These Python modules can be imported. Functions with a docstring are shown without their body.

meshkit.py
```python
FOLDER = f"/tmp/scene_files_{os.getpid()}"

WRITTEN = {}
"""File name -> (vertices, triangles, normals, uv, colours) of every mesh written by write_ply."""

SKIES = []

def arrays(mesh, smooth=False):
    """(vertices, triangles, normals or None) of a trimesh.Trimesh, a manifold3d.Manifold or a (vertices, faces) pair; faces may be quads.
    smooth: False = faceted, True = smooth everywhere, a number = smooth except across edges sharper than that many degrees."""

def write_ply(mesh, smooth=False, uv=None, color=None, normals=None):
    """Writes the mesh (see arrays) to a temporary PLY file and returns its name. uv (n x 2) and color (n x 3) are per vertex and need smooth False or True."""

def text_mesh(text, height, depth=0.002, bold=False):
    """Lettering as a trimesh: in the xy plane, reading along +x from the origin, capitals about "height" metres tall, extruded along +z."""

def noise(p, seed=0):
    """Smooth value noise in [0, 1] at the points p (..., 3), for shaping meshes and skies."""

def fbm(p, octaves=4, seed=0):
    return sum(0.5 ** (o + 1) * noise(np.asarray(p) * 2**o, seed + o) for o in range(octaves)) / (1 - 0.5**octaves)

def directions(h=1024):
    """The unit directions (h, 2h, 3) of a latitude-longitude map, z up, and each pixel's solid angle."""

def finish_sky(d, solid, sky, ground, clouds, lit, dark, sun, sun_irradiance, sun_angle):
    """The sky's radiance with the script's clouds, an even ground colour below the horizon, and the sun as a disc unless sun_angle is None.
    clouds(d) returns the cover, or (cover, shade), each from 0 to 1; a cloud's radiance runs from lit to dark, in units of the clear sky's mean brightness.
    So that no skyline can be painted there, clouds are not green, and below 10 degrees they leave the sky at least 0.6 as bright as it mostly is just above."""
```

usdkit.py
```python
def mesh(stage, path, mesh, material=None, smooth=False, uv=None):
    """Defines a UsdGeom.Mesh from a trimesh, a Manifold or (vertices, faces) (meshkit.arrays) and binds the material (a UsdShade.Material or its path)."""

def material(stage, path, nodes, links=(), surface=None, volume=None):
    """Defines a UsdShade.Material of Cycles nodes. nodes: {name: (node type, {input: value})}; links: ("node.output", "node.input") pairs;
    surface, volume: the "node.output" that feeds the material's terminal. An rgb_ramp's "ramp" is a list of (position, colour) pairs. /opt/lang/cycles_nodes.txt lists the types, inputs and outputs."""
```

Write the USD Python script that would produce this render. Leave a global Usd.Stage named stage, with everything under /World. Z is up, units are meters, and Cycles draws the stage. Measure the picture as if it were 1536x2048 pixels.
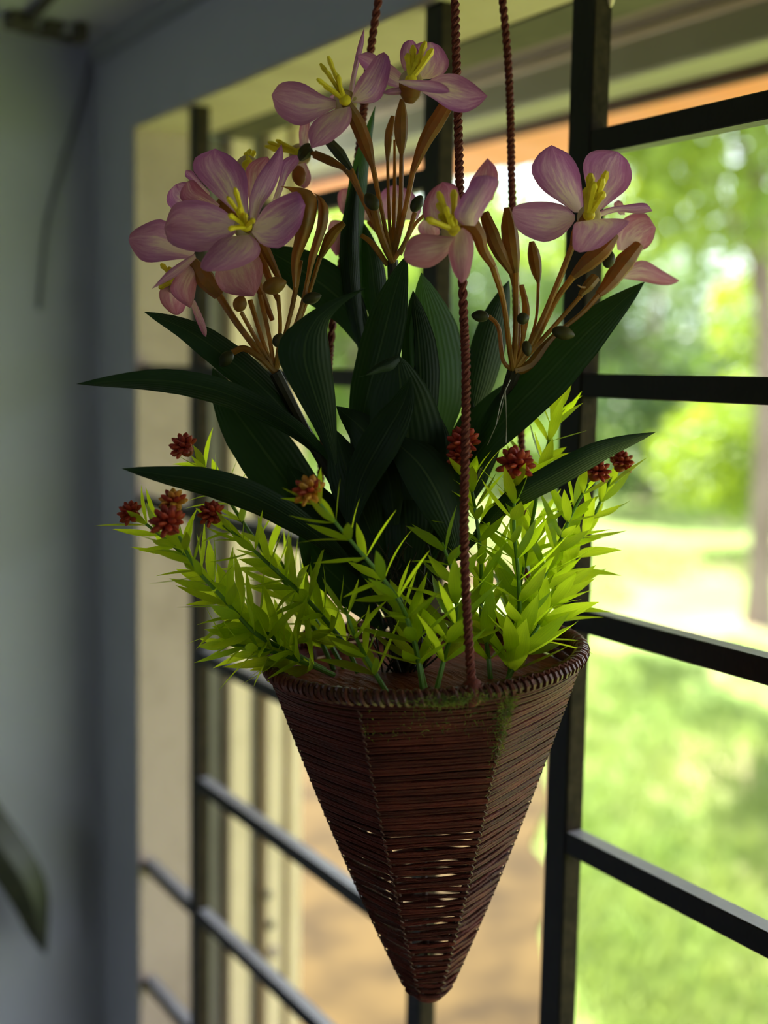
import math, random
import numpy as np
import trimesh
import usdkit, meshkit
from pxr import Usd, UsdGeom, UsdLux, UsdShade, Gf, Sdf, Vt

random.seed(7)
rng = np.random.default_rng(7)
stage = Usd.Stage.CreateInMemory()
UsdGeom.SetStageUpAxis(stage, 'Z')
UsdGeom.SetStageMetersPerUnit(stage, 1.0)
UsdGeom.Xform.Define(stage, '/World')
UsdGeom.Scope.Define(stage, '/World/Looks')

# ------------------------------------------------------------------ camera
EXPOSURE = 0.35
FPX, EYE = 2475.0, np.array([0.0, 0.0, 1.70])
yaw, pitch, roll = np.radians([32.03, -6.65, 0.97])
FWD = np.array([math.sin(yaw) * math.cos(pitch), math.cos(yaw) * math.cos(pitch), math.sin(pitch)])
_r = np.array([math.cos(yaw), -math.sin(yaw), 0.0])
_u = np.cross(_r, FWD)
RIGHT = _r * math.cos(roll) + _u * math.sin(roll)
UP = -_r * math.sin(roll) + _u * math.cos(roll)
cam = UsdGeom.Camera.Define(stage, '/World/camera')
cam.CreateHorizontalApertureAttr(36.0)
cam.CreateVerticalApertureAttr(48.0)
cam.CreateFocalLengthAttr(36.0 * FPX / 1536)
cam.CreateFStopAttr(4.9)
cam.CreateFocusDistanceAttr(0.645)
cam.CreateClippingRangeAttr(Gf.Vec2f(0.02, 500))
cam.CreateExposureAttr(EXPOSURE)
cam.AddTransformOp().Set(Gf.Matrix4d(*RIGHT, 0, *UP, 0, *(-FWD), 0, *EYE, 1))

# ------------------------------------------------------------------ sky and sun
SUN = np.array([1.3, 5.0, 5.4]); SUN /= np.linalg.norm(SUN)
dome = UsdLux.DomeLight.Define(stage, '/World/sky')
dome.CreateIntensityAttr(1.1)
dome.CreateColorAttr(Gf.Vec3f(0.82, 0.92, 1.0))
sun = UsdLux.DistantLight.Define(stage, '/World/sun')
sun.CreateNormalizeAttr(True)
sun.CreateIntensityAttr(8.0)
sun.CreateAngleAttr(0.6)
sun.CreateColorAttr(Gf.Vec3f(1.0, 0.965, 0.92))
_m = Gf.Matrix4d().SetRotate(Gf.Rotation(Gf.Vec3d(0, 0, 1), Gf.Vec3d(*SUN)))
UsdGeom.Xformable(sun).AddTransformOp().Set(_m)


def P(px, py, d):
    """The point of the place that the photograph shows at (px, py), d metres away along the view."""
    px, py, d = np.asarray(px, float), np.asarray(py, float), np.asarray(d, float)
    ray = FWD + RIGHT * ((px - 768) / FPX)[..., None] + UP * ((1024 - py) / FPX)[..., None]
    return EYE + ray * d[..., None]


# ------------------------------------------------------------------ materials
def mat(name, col, col2=None, rough=0.6, scale=20.0, stretch=(1, 1, 1), bump=0.0, bscale=None, lo=0.35, hi=0.65,
        transl=None, tcol=None, vary=0.0, uv=False, metallic=0.0, spec=0.5, detail=4, coat=0.0, extra=None):
    """Principled surface with a noise mix of two tones, optional bump and optional translucency."""
    n = {'tc': ('texture_coordinate', {}), 'geo': ('geometry', {}),
         'map': ('mapping', {'scale': stretch}),
         'noise': ('noise_texture', {'scale': scale, 'detail': detail, 'roughness': 0.6}),
         'mr': ('map_range', {'from_min': lo, 'from_max': hi, 'clamp': True}),
         'mx': ('mix', {'color1': col, 'color2': col2 if col2 is not None else col}),
         'p': ('principled_bsdf', {'roughness': rough, 'metallic': metallic, 'specular_ior_level': spec, 'coat_weight': coat, 'coat_roughness': 0.14})}
    l = [('tc.UV' if uv else 'geo.position', 'map.vector'), ('map.vector', 'noise.vector'), ('noise.fac', 'mr.value'), ('mr.result', 'mx.fac')]
    colour = 'mx.color'
    if extra:
        en, el, colour = extra
        n.update(en); l += el
    if vary:
        n['oi'] = ('object_info', {}); n['vr'] = ('map_range', {'to_min': 1 - vary, 'to_max': 1 + vary})
        n['hs'] = ('hsv', {})
        l += [('oi.random', 'vr.value'), ('vr.result', 'hs.value'), (colour, 'hs.color')]
        colour = 'hs.color'
    l.append((colour, 'p.base_color'))
    if bump:
        n['bn'] = ('noise_texture', {'scale': bscale or scale * 3, 'detail': 4})
        n['b'] = ('bump', {'strength': bump, 'distance': 0.002})
        l += [('map.vector', 'bn.vector'), ('bn.fac', 'b.height'), ('b.normal', 'p.normal')]
    out = 'p.BSDF'
    if transl:
        n['t'] = ('translucent_bsdf', {})
        if tcol is not None:
            n['tm'] = ('mix', {'mix_type': 'multiply', 'fac': 1.0, 'color2': tcol})
            l += [(colour, 'tm.color1'), ('tm.color', 't.color')]
        else:
            l.append((colour, 't.color'))
        n['ms'] = ('mix_closure', {'fac': transl})
        l += [('p.BSDF', 'ms.closure1'), ('t.BSDF', 'ms.closure2')]
        out = 'ms.closure'
    return usdkit.material(stage, '/World/Looks/' + name, n, l, surface=out)


def petal_mat(name, tip, mid, throat, back):
    """Silk petal: pale throat, mauve towards tip and edges, fine streaks that run along the petal; the reverse is duller."""
    n = {'tc': ('texture_coordinate', {}), 'sx': ('separate_xyz', {}),
         'map': ('mapping', {'scale': (12.0, 3.2, 1.0)}), 'oi': ('object_info', {}),
         'off': ('vector_math', {'math_type': 'add'}), 'cx': ('combine_xyz', {}), 'om': ('math', {'math_type': 'multiply', 'value2': 37.0}),
         'str': ('noise_texture', {'scale': 1.0, 'detail': 5.0, 'roughness': 0.65}),
         'bl': ('noise_texture', {'scale': 0.35, 'detail': 2.0}),
         'e1': ('math', {'math_type': 'subtract', 'value2': 0.5}), 'e2': ('math', {'math_type': 'absolute'}),
         'e3': ('math', {'math_type': 'power', 'value2': 2.0}), 'e4': ('math', {'math_type': 'multiply_add', 'value2': 1.7}),
         'v1': ('math', {'math_type': 'multiply', 'value2': 0.62}),
         'nz': ('math', {'math_type': 'multiply_add', 'value2': 0.9, 'value3': -0.45}), 'ad': ('math', {'math_type': 'add'}),
         'nb': ('math', {'math_type': 'multiply_add', 'value2': 0.5, 'value3': -0.25}), 'ad2': ('math', {'math_type': 'add'}),
         'rp': ('rgb_ramp', {'ramp': [(0, throat), (0.14, throat), (0.34, mid), (0.62, tip), (1, [c * 0.68 for c in tip])]}),
         'geo': ('geometry', {}), 'bk': ('mix', {'color2': back}), 'bf': ('math', {'math_type': 'multiply', 'value2': 0.55}),
         'p': ('principled_bsdf', {'roughness': 0.62, 'specular_ior_level': 0.25, 'sheen_weight': 0.15}),
         't': ('translucent_bsdf', {}), 'ms': ('mix_closure', {'fac': 0.42}), 'b': ('bump', {'strength': 0.5, 'distance': 0.0012})}
    l = [('tc.UV', 'map.vector'), ('tc.UV', 'sx.vector'), ('oi.random', 'om.value1'), ('om.value', 'cx.x'), ('om.value', 'cx.z'),
         ('map.vector', 'off.vector1'), ('cx.vector', 'off.vector2'), ('off.vector', 'str.vector'), ('off.vector', 'bl.vector'),
         ('sx.x', 'e1.value1'), ('e1.value', 'e2.value1'), ('e2.value', 'e3.value1'), ('e3.value', 'e4.value1'), ('sx.y', 'v1.value1'), ('v1.value', 'e4.value3'),
         ('str.fac', 'nz.value1'), ('e4.value', 'ad.value1'), ('nz.value', 'ad.value2'), ('bl.fac', 'nb.value1'), ('ad.value', 'ad2.value1'), ('nb.value', 'ad2.value2'),
         ('ad2.value', 'rp.fac'), ('rp.color', 'bk.color1'), ('geo.backfacing', 'bf.value1'), ('bf.value', 'bk.fac'), ('bk.color', 'p.base_color'), ('rp.color', 't.color'),
         ('str.fac', 'b.height'), ('b.normal', 'p.normal'), ('p.BSDF', 'ms.closure1'), ('t.BSDF', 'ms.closure2')]
    return usdkit.material(stage, '/World/Looks/' + name, n, l, surface='ms.closure')


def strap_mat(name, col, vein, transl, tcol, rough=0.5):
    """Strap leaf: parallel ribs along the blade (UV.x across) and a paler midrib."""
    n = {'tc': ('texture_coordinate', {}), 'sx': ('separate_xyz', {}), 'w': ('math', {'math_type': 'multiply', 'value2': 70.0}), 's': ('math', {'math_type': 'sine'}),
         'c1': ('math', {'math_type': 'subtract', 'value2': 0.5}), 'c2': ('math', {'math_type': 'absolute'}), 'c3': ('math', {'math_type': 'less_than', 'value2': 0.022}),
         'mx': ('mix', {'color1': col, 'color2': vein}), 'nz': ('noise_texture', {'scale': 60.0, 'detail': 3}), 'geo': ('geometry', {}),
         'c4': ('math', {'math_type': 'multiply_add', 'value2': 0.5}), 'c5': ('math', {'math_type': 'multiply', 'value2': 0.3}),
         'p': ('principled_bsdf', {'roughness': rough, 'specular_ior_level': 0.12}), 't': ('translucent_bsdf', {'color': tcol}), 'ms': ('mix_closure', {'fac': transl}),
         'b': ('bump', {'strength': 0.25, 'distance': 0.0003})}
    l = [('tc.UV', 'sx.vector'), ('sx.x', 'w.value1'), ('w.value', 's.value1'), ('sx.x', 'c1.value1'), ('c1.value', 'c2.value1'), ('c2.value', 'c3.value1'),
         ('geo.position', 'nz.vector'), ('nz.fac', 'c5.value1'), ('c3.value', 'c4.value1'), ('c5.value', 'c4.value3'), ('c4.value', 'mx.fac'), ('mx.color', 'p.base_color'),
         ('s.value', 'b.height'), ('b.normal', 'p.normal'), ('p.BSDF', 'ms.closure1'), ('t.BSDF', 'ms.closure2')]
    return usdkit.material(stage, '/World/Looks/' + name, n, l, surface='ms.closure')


M = {}
M['wall_grey'] = mat('wall_grey', (0.41, 0.415, 0.47), (0.375, 0.38, 0.43), 0.85, 3.0, bump=0.3, bscale=90)
M['plaster_beige'] = mat('plaster_beige', (0.38, 0.285, 0.235), (0.26, 0.19, 0.15), 0.9, 9.0, lo=0.45, hi=0.8, bump=0.5, bscale=60)
M['head_cream'] = mat('head_cream', (0.52, 0.42, 0.33), (0.40, 0.31, 0.23), 0.9, 10.0, lo=0.45, hi=0.8, bump=0.4, bscale=60)
M['ceiling'] = mat('ceiling', (0.41, 0.41, 0.45), (0.35, 0.35, 0.385), 0.9, 4.0)
M['floor'] = mat('floor', (0.36, 0.34, 0.32), (0.28, 0.27, 0.25), 0.7, 5.0)
M['cream_paint'] = mat('cream_paint', (0.66, 0.51, 0.33), (0.52, 0.40, 0.25), 0.6, 14.0, lo=0.5, hi=0.85)
M['recess_shade'] = mat('recess_shade', (0.20, 0.175, 0.14), (0.15, 0.13, 0.10), 0.7, 14.0)  # grey tone painting in the shade of the frame recesses
M['dark_frame'] = mat('dark_frame', (0.09, 0.075, 0.055), (0.05, 0.04, 0.03), 0.7, 14.0)
M['soffit'] = mat('soffit', (0.22, 0.17, 0.145), (0.12, 0.09, 0.075), 0.85, 5.0, stretch=(1, 0.3, 1))
M['olive_beam'] = mat('olive_beam', (0.36, 0.335, 0.215), (0.33, 0.305, 0.20), 0.6, 4.0)
M['orange_sheet'] = mat('orange_sheet', (0.82, 0.34, 0.17), (0.76, 0.38, 0.19), 0.6, 1.5, transl=0.12)
M['drip_brown'] = mat('drip_brown', (0.13, 0.055, 0.02), (0.09, 0.04, 0.018), 0.7, 20.0)
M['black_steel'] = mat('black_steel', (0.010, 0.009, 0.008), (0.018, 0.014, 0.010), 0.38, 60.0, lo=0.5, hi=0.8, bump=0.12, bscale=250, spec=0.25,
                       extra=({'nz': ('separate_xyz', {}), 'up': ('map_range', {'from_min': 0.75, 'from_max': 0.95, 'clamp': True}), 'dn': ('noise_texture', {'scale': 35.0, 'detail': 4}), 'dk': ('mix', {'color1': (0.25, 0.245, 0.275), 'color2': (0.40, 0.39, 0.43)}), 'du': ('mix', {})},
                              [('geo.true_normal', 'nz.vector'), ('nz.z', 'up.value'), ('geo.position', 'dn.vector'), ('dn.fac', 'dk.fac'), ('mx.color', 'du.color1'), ('dk.color', 'du.color2'), ('up.result', 'du.fac')], 'du.color'))  # up-facing faces painted paler, standing for the sky caught on them
M['brown_steel'] = mat('brown_steel', (0.018, 0.013, 0.008), (0.036, 0.025, 0.015), 0.85, 120.0, bump=0.4, bscale=300, spec=0.1)  # slightly paler, browner tone for the near side of each post
M['lawn'] = mat('lawn', (0.14, 0.20, 0.045), (0.21, 0.18, 0.09), 0.9, 0.8, lo=0.53, hi=0.64, detail=5, spec=0.1)
M['soil'] = mat('soil', (0.060, 0.038, 0.0115), (0.022, 0.0135, 0.0045), 0.95, 3.5, lo=0.42, hi=0.66, spec=0.1, detail=6, bump=0.4)
M['grass_blade'] = mat('grass_blade', (0.13, 0.20, 0.03), (0.20, 0.25, 0.05), 0.6, 3.0, transl=0.4)
M['bark'] = mat('bark', (0.22, 0.165, 0.125), (0.13, 0.09, 0.065), 0.9, 8.0, stretch=(1, 1, 0.2), bump=0.6)
for k, (a, b) in enumerate([((0.06, 0.11, 0.035), (0.11, 0.17, 0.05)), ((0.14, 0.22, 0.04), (0.22, 0.30, 0.05)), ((0.09, 0.14, 0.07), (0.15, 0.21, 0.10)), ((0.15, 0.22, 0.035), (0.27, 0.34, 0.04)), ((0.16, 0.24, 0.022), (0.24, 0.30, 0.028))]):
    M['foliage%d' % k] = mat('foliage_tone_%s' % 'abcde'[k], a, b, 0.5, 1.2, transl=0.45, tcol=(1.15, 1.2, 0.5))
M['wicker'] = mat('wicker', (0.135, 0.022, 0.012), (0.07, 0.012, 0.007), 0.55, 60.0, stretch=(1, 1, 6), bump=0.8, bscale=500, vary=0.3, spec=0.25)
M['wicker_rib'] = mat('wicker_rib', (0.10, 0.034, 0.018), (0.06, 0.02, 0.012), 0.6, 200.0)
M['wrap'] = mat('wrap', (0.12, 0.030, 0.022), (0.065, 0.017, 0.013), 0.4, 300.0, vary=0.25, spec=0.3)
M['rope'] = mat('rope', (0.15, 0.026, 0.014), (0.08, 0.015, 0.010), 0.65, 600.0, bump=0.4, spec=0.2)
M['sinamay'] = mat('sinamay', (0.23, 0.050, 0.027), (0.09, 0.020, 0.012), 0.7, 90.0, stretch=(1, 0.25, 1), bump=1.0, bscale=260, spec=0.12)
M['moss'] = mat('moss', (0.24, 0.26, 0.03), (0.07, 0.10, 0.02), 0.8, 200.0, transl=0.3)
M['petal'] = petal_mat('petal_mauve', (0.42, 0.125, 0.33), (0.60, 0.29, 0.47), (0.76, 0.53, 0.49), (0.42, 0.17, 0.24))
M['petal_rose'] = petal_mat('petal_rose', (0.48, 0.13, 0.23), (0.60, 0.27, 0.34), (0.74, 0.49, 0.43), (0.45, 0.18, 0.19))
M['receptacle'] = mat('receptacle', (0.60, 0.44, 0.26), (0.50, 0.36, 0.16), 0.6, 200.0, transl=0.3)
M['stamen'] = mat('stamen', (0.86, 0.70, 0.02), (0.76, 0.58, 0.012), 0.6, 200.0, transl=0.3)
M['calyx'] = mat('calyx', (0.17, 0.10, 0.028), (0.27, 0.12, 0.028), 0.5, 60.0, transl=0.42, tcol=(2.6, 1.9, 0.6), spec=0.3)
M['bud'] = mat('bud', (0.28, 0.15, 0.03), (0.17, 0.10, 0.022), 0.5, 70.0, transl=0.42, tcol=(2.3, 1.8, 0.6), spec=0.3)
M['bud_green'] = mat('bud_green', (0.022, 0.024, 0.008), (0.05, 0.04, 0.010), 0.5, 90.0, spec=0.2)
M['stalk'] = mat('stalk', (0.20, 0.105, 0.022), (0.32, 0.17, 0.026), 0.45, 90.0, transl=0.42, tcol=(2.4, 2.0, 0.6), spec=0.35)
M['stem_dark'] = mat('stem_dark', (0.018, 0.016, 0.010), (0.035, 0.028, 0.014), 0.6, 90.0, spec=0.2)
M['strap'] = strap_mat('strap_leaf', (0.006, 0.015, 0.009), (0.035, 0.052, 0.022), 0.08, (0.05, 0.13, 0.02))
M['strap_backlit'] = strap_mat('strap_leaf_backlit', (0.010, 0.028, 0.011), (0.03, 0.06, 0.02), 0.28, (0.14, 0.34, 0.06))  # copy of the strap leaf with the backlight put into its colour
M['lime'] = mat('lime_leaf', (0.16, 0.30, 0.03), (0.11, 0.23, 0.025), 0.45, 2.0, stretch=(22, 0.4, 1), transl=0.74, tcol=(5.2, 3.1, 0.8), vary=0.12, uv=True, lo=0.3, hi=0.7)
M['lime_stem'] = mat('lime_stem', (0.12, 0.25, 0.04), (0.16, 0.30, 0.05), 0.4, 60.0, transl=0.3, tcol=(1.4, 1.3, 0.6))
M['floret_red'] = mat('floret_red', (0.50, 0.045, 0.018), (0.34, 0.03, 0.016), 0.5, 150.0, transl=0.3)
M['floret_orange'] = mat('floret_orange', (0.62, 0.20, 0.02), (0.66, 0.34, 0.04), 0.5, 150.0, transl=0.3)
M['vine_leaf'] = mat('vine_leaf', (0.016, 0.020, 0.009), (0.035, 0.038, 0.016), 0.5, 30.0)
M['wire'] = mat('wire', (0.35, 0.33, 0.25), (0.2, 0.18, 0.12), 0.35, 90.0, metallic=0.3)
M['cord_grey'] = mat('cord_grey', (0.20, 0.205, 0.23), None, 0.9)
M['cord'] = mat('cord', (0.30, 0.31, 0.32), None, 0.8)
M['iron'] = mat('iron', (0.035, 0.028, 0.022), (0.06, 0.05, 0.04), 0.8, 40.0)

# ------------------------------------------------------------------ scene graph helpers
used = {}


def numbered(parent, name):
    k = used.setdefault(parent, {})
    i = k.get(name, 0); k[name] = i + 1
    return name if i == 0 else '%s_%03d' % (name, i)


ORIGIN = {}


def tag(o, label=None, cat=None, group=None, kind=None):
    p = o.GetPrim() if hasattr(o, 'GetPrim') else o
    for k, v in (('label', label), ('category', cat), ('group', group), ('kind', kind)):
        if v:
            p.SetCustomDataByKey(k, v)
    return o


def thing(name, base, label=None, cat=None, group=None, kind=None):
    path = '/World/' + numbered('/World', name)
    x = UsdGeom.Xform.Define(stage, path)
    x.AddTranslateOp().Set(Gf.Vec3d(*map(float, base)))
    ORIGIN[path] = np.asarray(base, float)
    tag(x, label, cat, group, kind)
    return path


def holder(parent, name):
    path = parent + '/' + numbered(parent, name)
    UsdGeom.Xform.Define(stage, path)
    ORIGIN[path] = ORIGIN[parent]
    return path


def obj(name, mesh, material, parent=None, smooth=40, uv=None, **t):
    v, f = (np.asarray(mesh[0], float), np.asarray(mesh[1], int)) if isinstance(mesh, tuple) else (np.array(mesh.vertices), np.array(mesh.faces))
    par = parent or '/World'
    path = par + '/' + numbered(par, name)
    o = ORIGIN.get(par, np.zeros(3))
    m = usdkit.mesh(stage, path, (v - o, f), M[material], smooth=True if uv is not None else smooth, uv=uv)
    ORIGIN[path] = o
    tag(m, **t)
    return path


def join(parts):
    vs, fs, n = [], [], 0
    for v, f in parts:
        v, f = np.asarray(v), np.asarray(f)
        if f.shape[1] == 4:
            f = np.vstack([f[:, [0, 1, 2]], f[:, [0, 2, 3]]])
        vs.append(v); fs.append(f + n); n += len(v)
    return np.vstack(vs), np.vstack(fs)


def box(x0, x1, y0, y1, z0, z1, bev=0.0):
    b = trimesh.creation.box([x1 - x0, y1 - y0, z1 - z0])
    if bev:
        c = []
        for s in np.array(np.meshgrid([-1, 1], [-1, 1], [-1, 1])).T.reshape(-1, 3):
            h = np.array([x1 - x0, y1 - y0, z1 - z0]) / 2
            for k in range(3):
                q = s * (h - bev); q[k] = s[k] * h[k]; c.append(q)
        b = trimesh.convex.convex_hull(np.array(c))
    b.apply_translation([(x0 + x1) / 2, (y0 + y1) / 2, (z0 + z1) / 2])
    return np.array(b.vertices), np.array(b.faces)


def spline(pts, n):
    """Catmull-Rom through the points, n samples even in chord length."""
    p = np.asarray(pts, float)
    if len(p) == 2:
        return p[0] + (p[1] - p[0]) * np.linspace(0, 1, n)[:, None]
    d = np.r_[0, np.cumsum(np.maximum(np.linalg.norm(np.diff(p, axis=0), axis=1), 1e-9))]; d /= d[-1]
    ext = np.vstack([2 * p[0] - p[1], p, 2 * p[-1] - p[-2]])
    t = np.linspace(0, 1, n); out = []
    for x in t:
        i = min(max(np.searchsorted(d, x, 'right') - 1, 0), len(p) - 2)
        s = (x - d[i]) / (d[i + 1] - d[i])
        a, b, c, e = ext[i:i + 4]
        out.append(0.5 * ((2 * b) + (c - a) * s + (2 * a - 5 * b + 4 * c - e) * s * s + (3 * b - a - 3 * c + e) * s ** 3))
    return np.array(out)


def sweep(path, radii, sides=8, flat=1.0, caps=True):
    """A tube along 3-D points with a radius for each (flat squeezes it across)."""
    p = np.asarray(path, float); n = len(p)
    r = np.full(n, radii) if np.ndim(radii) == 0 else np.asarray(radii, float)
    t = np.gradient(p, axis=0); t /= np.maximum(np.linalg.norm(t, axis=1, keepdims=True), 1e-12)
    a = np.cross(t[0], [0.3, 0.5, 0.81]); a /= np.linalg.norm(a)
    rings, th = [], np.arange(sides) / sides * 2 * np.pi
    for i in range(n):
        a = a - t[i] * (a @ t[i]); a /= np.linalg.norm(a); b = np.cross(t[i], a)
        rings.append(p[i] + r[i] * (np.cos(th)[:, None] * a + flat * np.sin(th)[:, None] * b))
    v = np.vstack(rings); f = []
    for i in range(n - 1):
        for k in range(sides):
            q, w = i * sides + k, i * sides + (k + 1) % sides
            f += [[q, w, w + sides], [q, w + sides, q + sides]]
    if caps:
        v = np.vstack([v, p[0], p[-1]])
        for k in range(sides):
            f += [[len(v) - 2, (k + 1) % sides, k], [len(v) - 1, (n - 1) * sides + k, (n - 1) * sides + (k + 1) % sides]]
    return v, np.array(f)


def grid_faces(nv, nu):
    f = []
    for i in range(nv - 1):
        for k in range(nu - 1):
            q = i * nu + k
            f += [[q, q + 1, q + nu + 1], [q, q + nu + 1, q + nu]]
    return np.array(f)


def px_path(pts, n=None):
    """[(px, py, depth), ...] to smooth 3-D points."""
    q = spline(pts, n or 4 * len(pts)); return P(q[:, 0], q[:, 1], q[:, 2])


PX = 0.645 / FPX       # metres for a pixel at the plant


def blade(left, right, d0, d1, bulge=0.0, tilt=0.0, nv=14, nu=9, sag=0.0, ripple=0.0, seed=0):
    """A petal or leaf between two edges (pixel traces from base to tip) that starts d0 and ends d1 metres away; bulge arches it across, sag along, tilt turns its right edge away."""
    L, R = spline(left, nv), spline(right, nv)
    t = np.linspace(0, 1, nv)
    s = np.linspace(0, 1, nu)
    q = L[:, None] * (1 - s[None, :, None]) + R[:, None] * s[None, :, None]
    wid = np.linalg.norm(R - L, axis=1) * PX
    d = (d0 + (d1 - d0) * t + sag * np.sin(np.pi * t))[:, None] + tilt * (s[None] - 0.5) * np.minimum(wid, 0.05)[:, None] / 0.02 - bulge * (4 * s * (1 - s))[None] * (wid / max(wid.max(), 1e-6))[:, None]
    if ripple:
        d = d + ripple * np.sin(9 * t[:, None] + seed) * (2 * np.abs(s - 0.5))[None] ** 2
    v = P(q[..., 0], q[..., 1], d).reshape(-1, 3)
    uv = np.stack(np.broadcast_arrays(s[None], t[:, None]), -1).reshape(-1, 2)
    return v, grid_faces(nv, nu), uv


def strap_leaf(line, width, d, bulge=0.004, tilt=0.0, nv=18, nu=9, tip=1.0, base=0.2):
    """A strap leaf about a pixel centre line [(px, py)...] from BASE to TIP; d: depths along it."""
    c = spline(line, nv); t = np.linspace(0, 1, nv)
    g = np.gradient(c, axis=0); g /= np.linalg.norm(g, axis=1, keepdims=True)
    nrm = np.stack([-g[:, 1], g[:, 0]], 1)
    w = width / 2 * np.interp(t, [0, 0.15, 0.35, 0.55, 0.72, 0.86, 0.95, 1], [base, base + 0.3, 0.88, 1, 0.86, 0.52, 0.22, 0.0]) ** tip
    dd = np.interp(t, np.linspace(0, 1, len(d)), d)
    s = np.linspace(0, 1, nu)
    q = c[:, None] + nrm[:, None] * (w[:, None] * (2 * s - 1)[None])[..., None]
    ww = w / max(w.max(), 1e-6)
    depth = dd[:, None] - bulge * (4 * s * (1 - s))[None] * ww[:, None] + tilt * (s - 0.5)[None] * ww[:, None]
    v = P(q[..., 0], q[..., 1], depth).reshape(-1, 3)
    uv = np.stack(np.broadcast_arrays(s[None], t[:, None]), -1).reshape(-1, 2)
    return v, grid_faces(nv, nu), uv


def ellipsoid(c, axis, long, wide, sub=2, point=0.0):
    m = trimesh.creation.icosphere(sub); v = np.array(m.vertices)
    v[:, :2] *= (1 - point * np.clip(v[:, 2], 0, 1) ** 2)[:, None]
    v = v * [wide, wide, long]
    a = np.asarray(axis, float) / np.linalg.norm(axis)
    x = np.cross(a, [0.2, 0.9, 0.35]); x /= np.linalg.norm(x); y = np.cross(a, x)
    return v @ np.stack([x, y, a]) + c, np.array(m.faces)


# ------------------------------------------------------------------ the room and the window opening
Z = EYE[2]
WX0, WX1 = 0.519, 0.735            # window wall: room face, outer face
YJ, YN = 1.380, -0.80              # far and near jamb
ZH, ZS = Z + 0.268, Z - 0.96       # head and sill
ZC = Z + 0.374                     # ceiling
YF, XR, YB = 1.512, -2.6, -3.2     # far wall, opposite wall, wall behind the camera
obj('wall_window', join([box(WX0, WX1, YJ, YF + 0.15, -0.25, ZC + 0.1), box(WX0, WX1, YB - 0.15, YN, -0.25, ZC + 0.1),
                         box(WX0, 0.656, YN, YJ, ZH, ZC + 0.1), box(WX0, WX1, YN, YJ, -0.25, ZS)]), 'wall_grey', smooth=False, kind='structure')
obj('wall_left', box(XR - 0.15, WX0 - 0.0005, YF, YF + 0.15, -0.25, ZC + 0.1), 'wall_grey', smooth=False, kind='structure')
obj('wall_right', join([box(XR - 0.15, XR, YB, -0.98, -0.05, ZC + 0.1), box(XR - 0.15, XR, -0.55, YF, -0.05, ZC + 0.1), box(XR - 0.15, XR, -0.98, -0.55, 1.95, ZC + 0.1)]), 'wall_grey', smooth=False, kind='structure')  # unseen doorway gap added and sized to let fill light in
obj('wall_back', join([box(XR - 0.15, WX0, YB - 0.15, YB, -0.05, ZC + 0.1)]), 'wall_grey', smooth=False, kind='structure')
obj('ceiling', box(XR - 0.15, WX1 + 0.02, YB - 0.15, YF + 0.15, ZC, ZC + 0.12), 'ceiling', smooth=False, kind='structure')
obj('floor', box(XR - 0.15, WX1, YB - 0.15, YF + 0.15, -0.25, 0.0), 'floor', smooth=False, kind='structure')
# plaster linings of the opening
e = 0.003
obj('trim', box(WX0 + 0.001, 0.603, YJ - e, YJ + 0.004, ZS, ZH), 'plaster_beige', smooth=False, kind='structure')
obj('trim', box(WX0 + 0.001, 0.603, YN, YJ, ZH - e, ZH + 0.004), 'head_cream', smooth=False, kind='structure')
obj('trim', box(WX0 + 0.001, WX1 + 0.02, YN, YJ, ZS - 0.004, ZS + e), 'plaster_beige', smooth=False, kind='structure')
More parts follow.
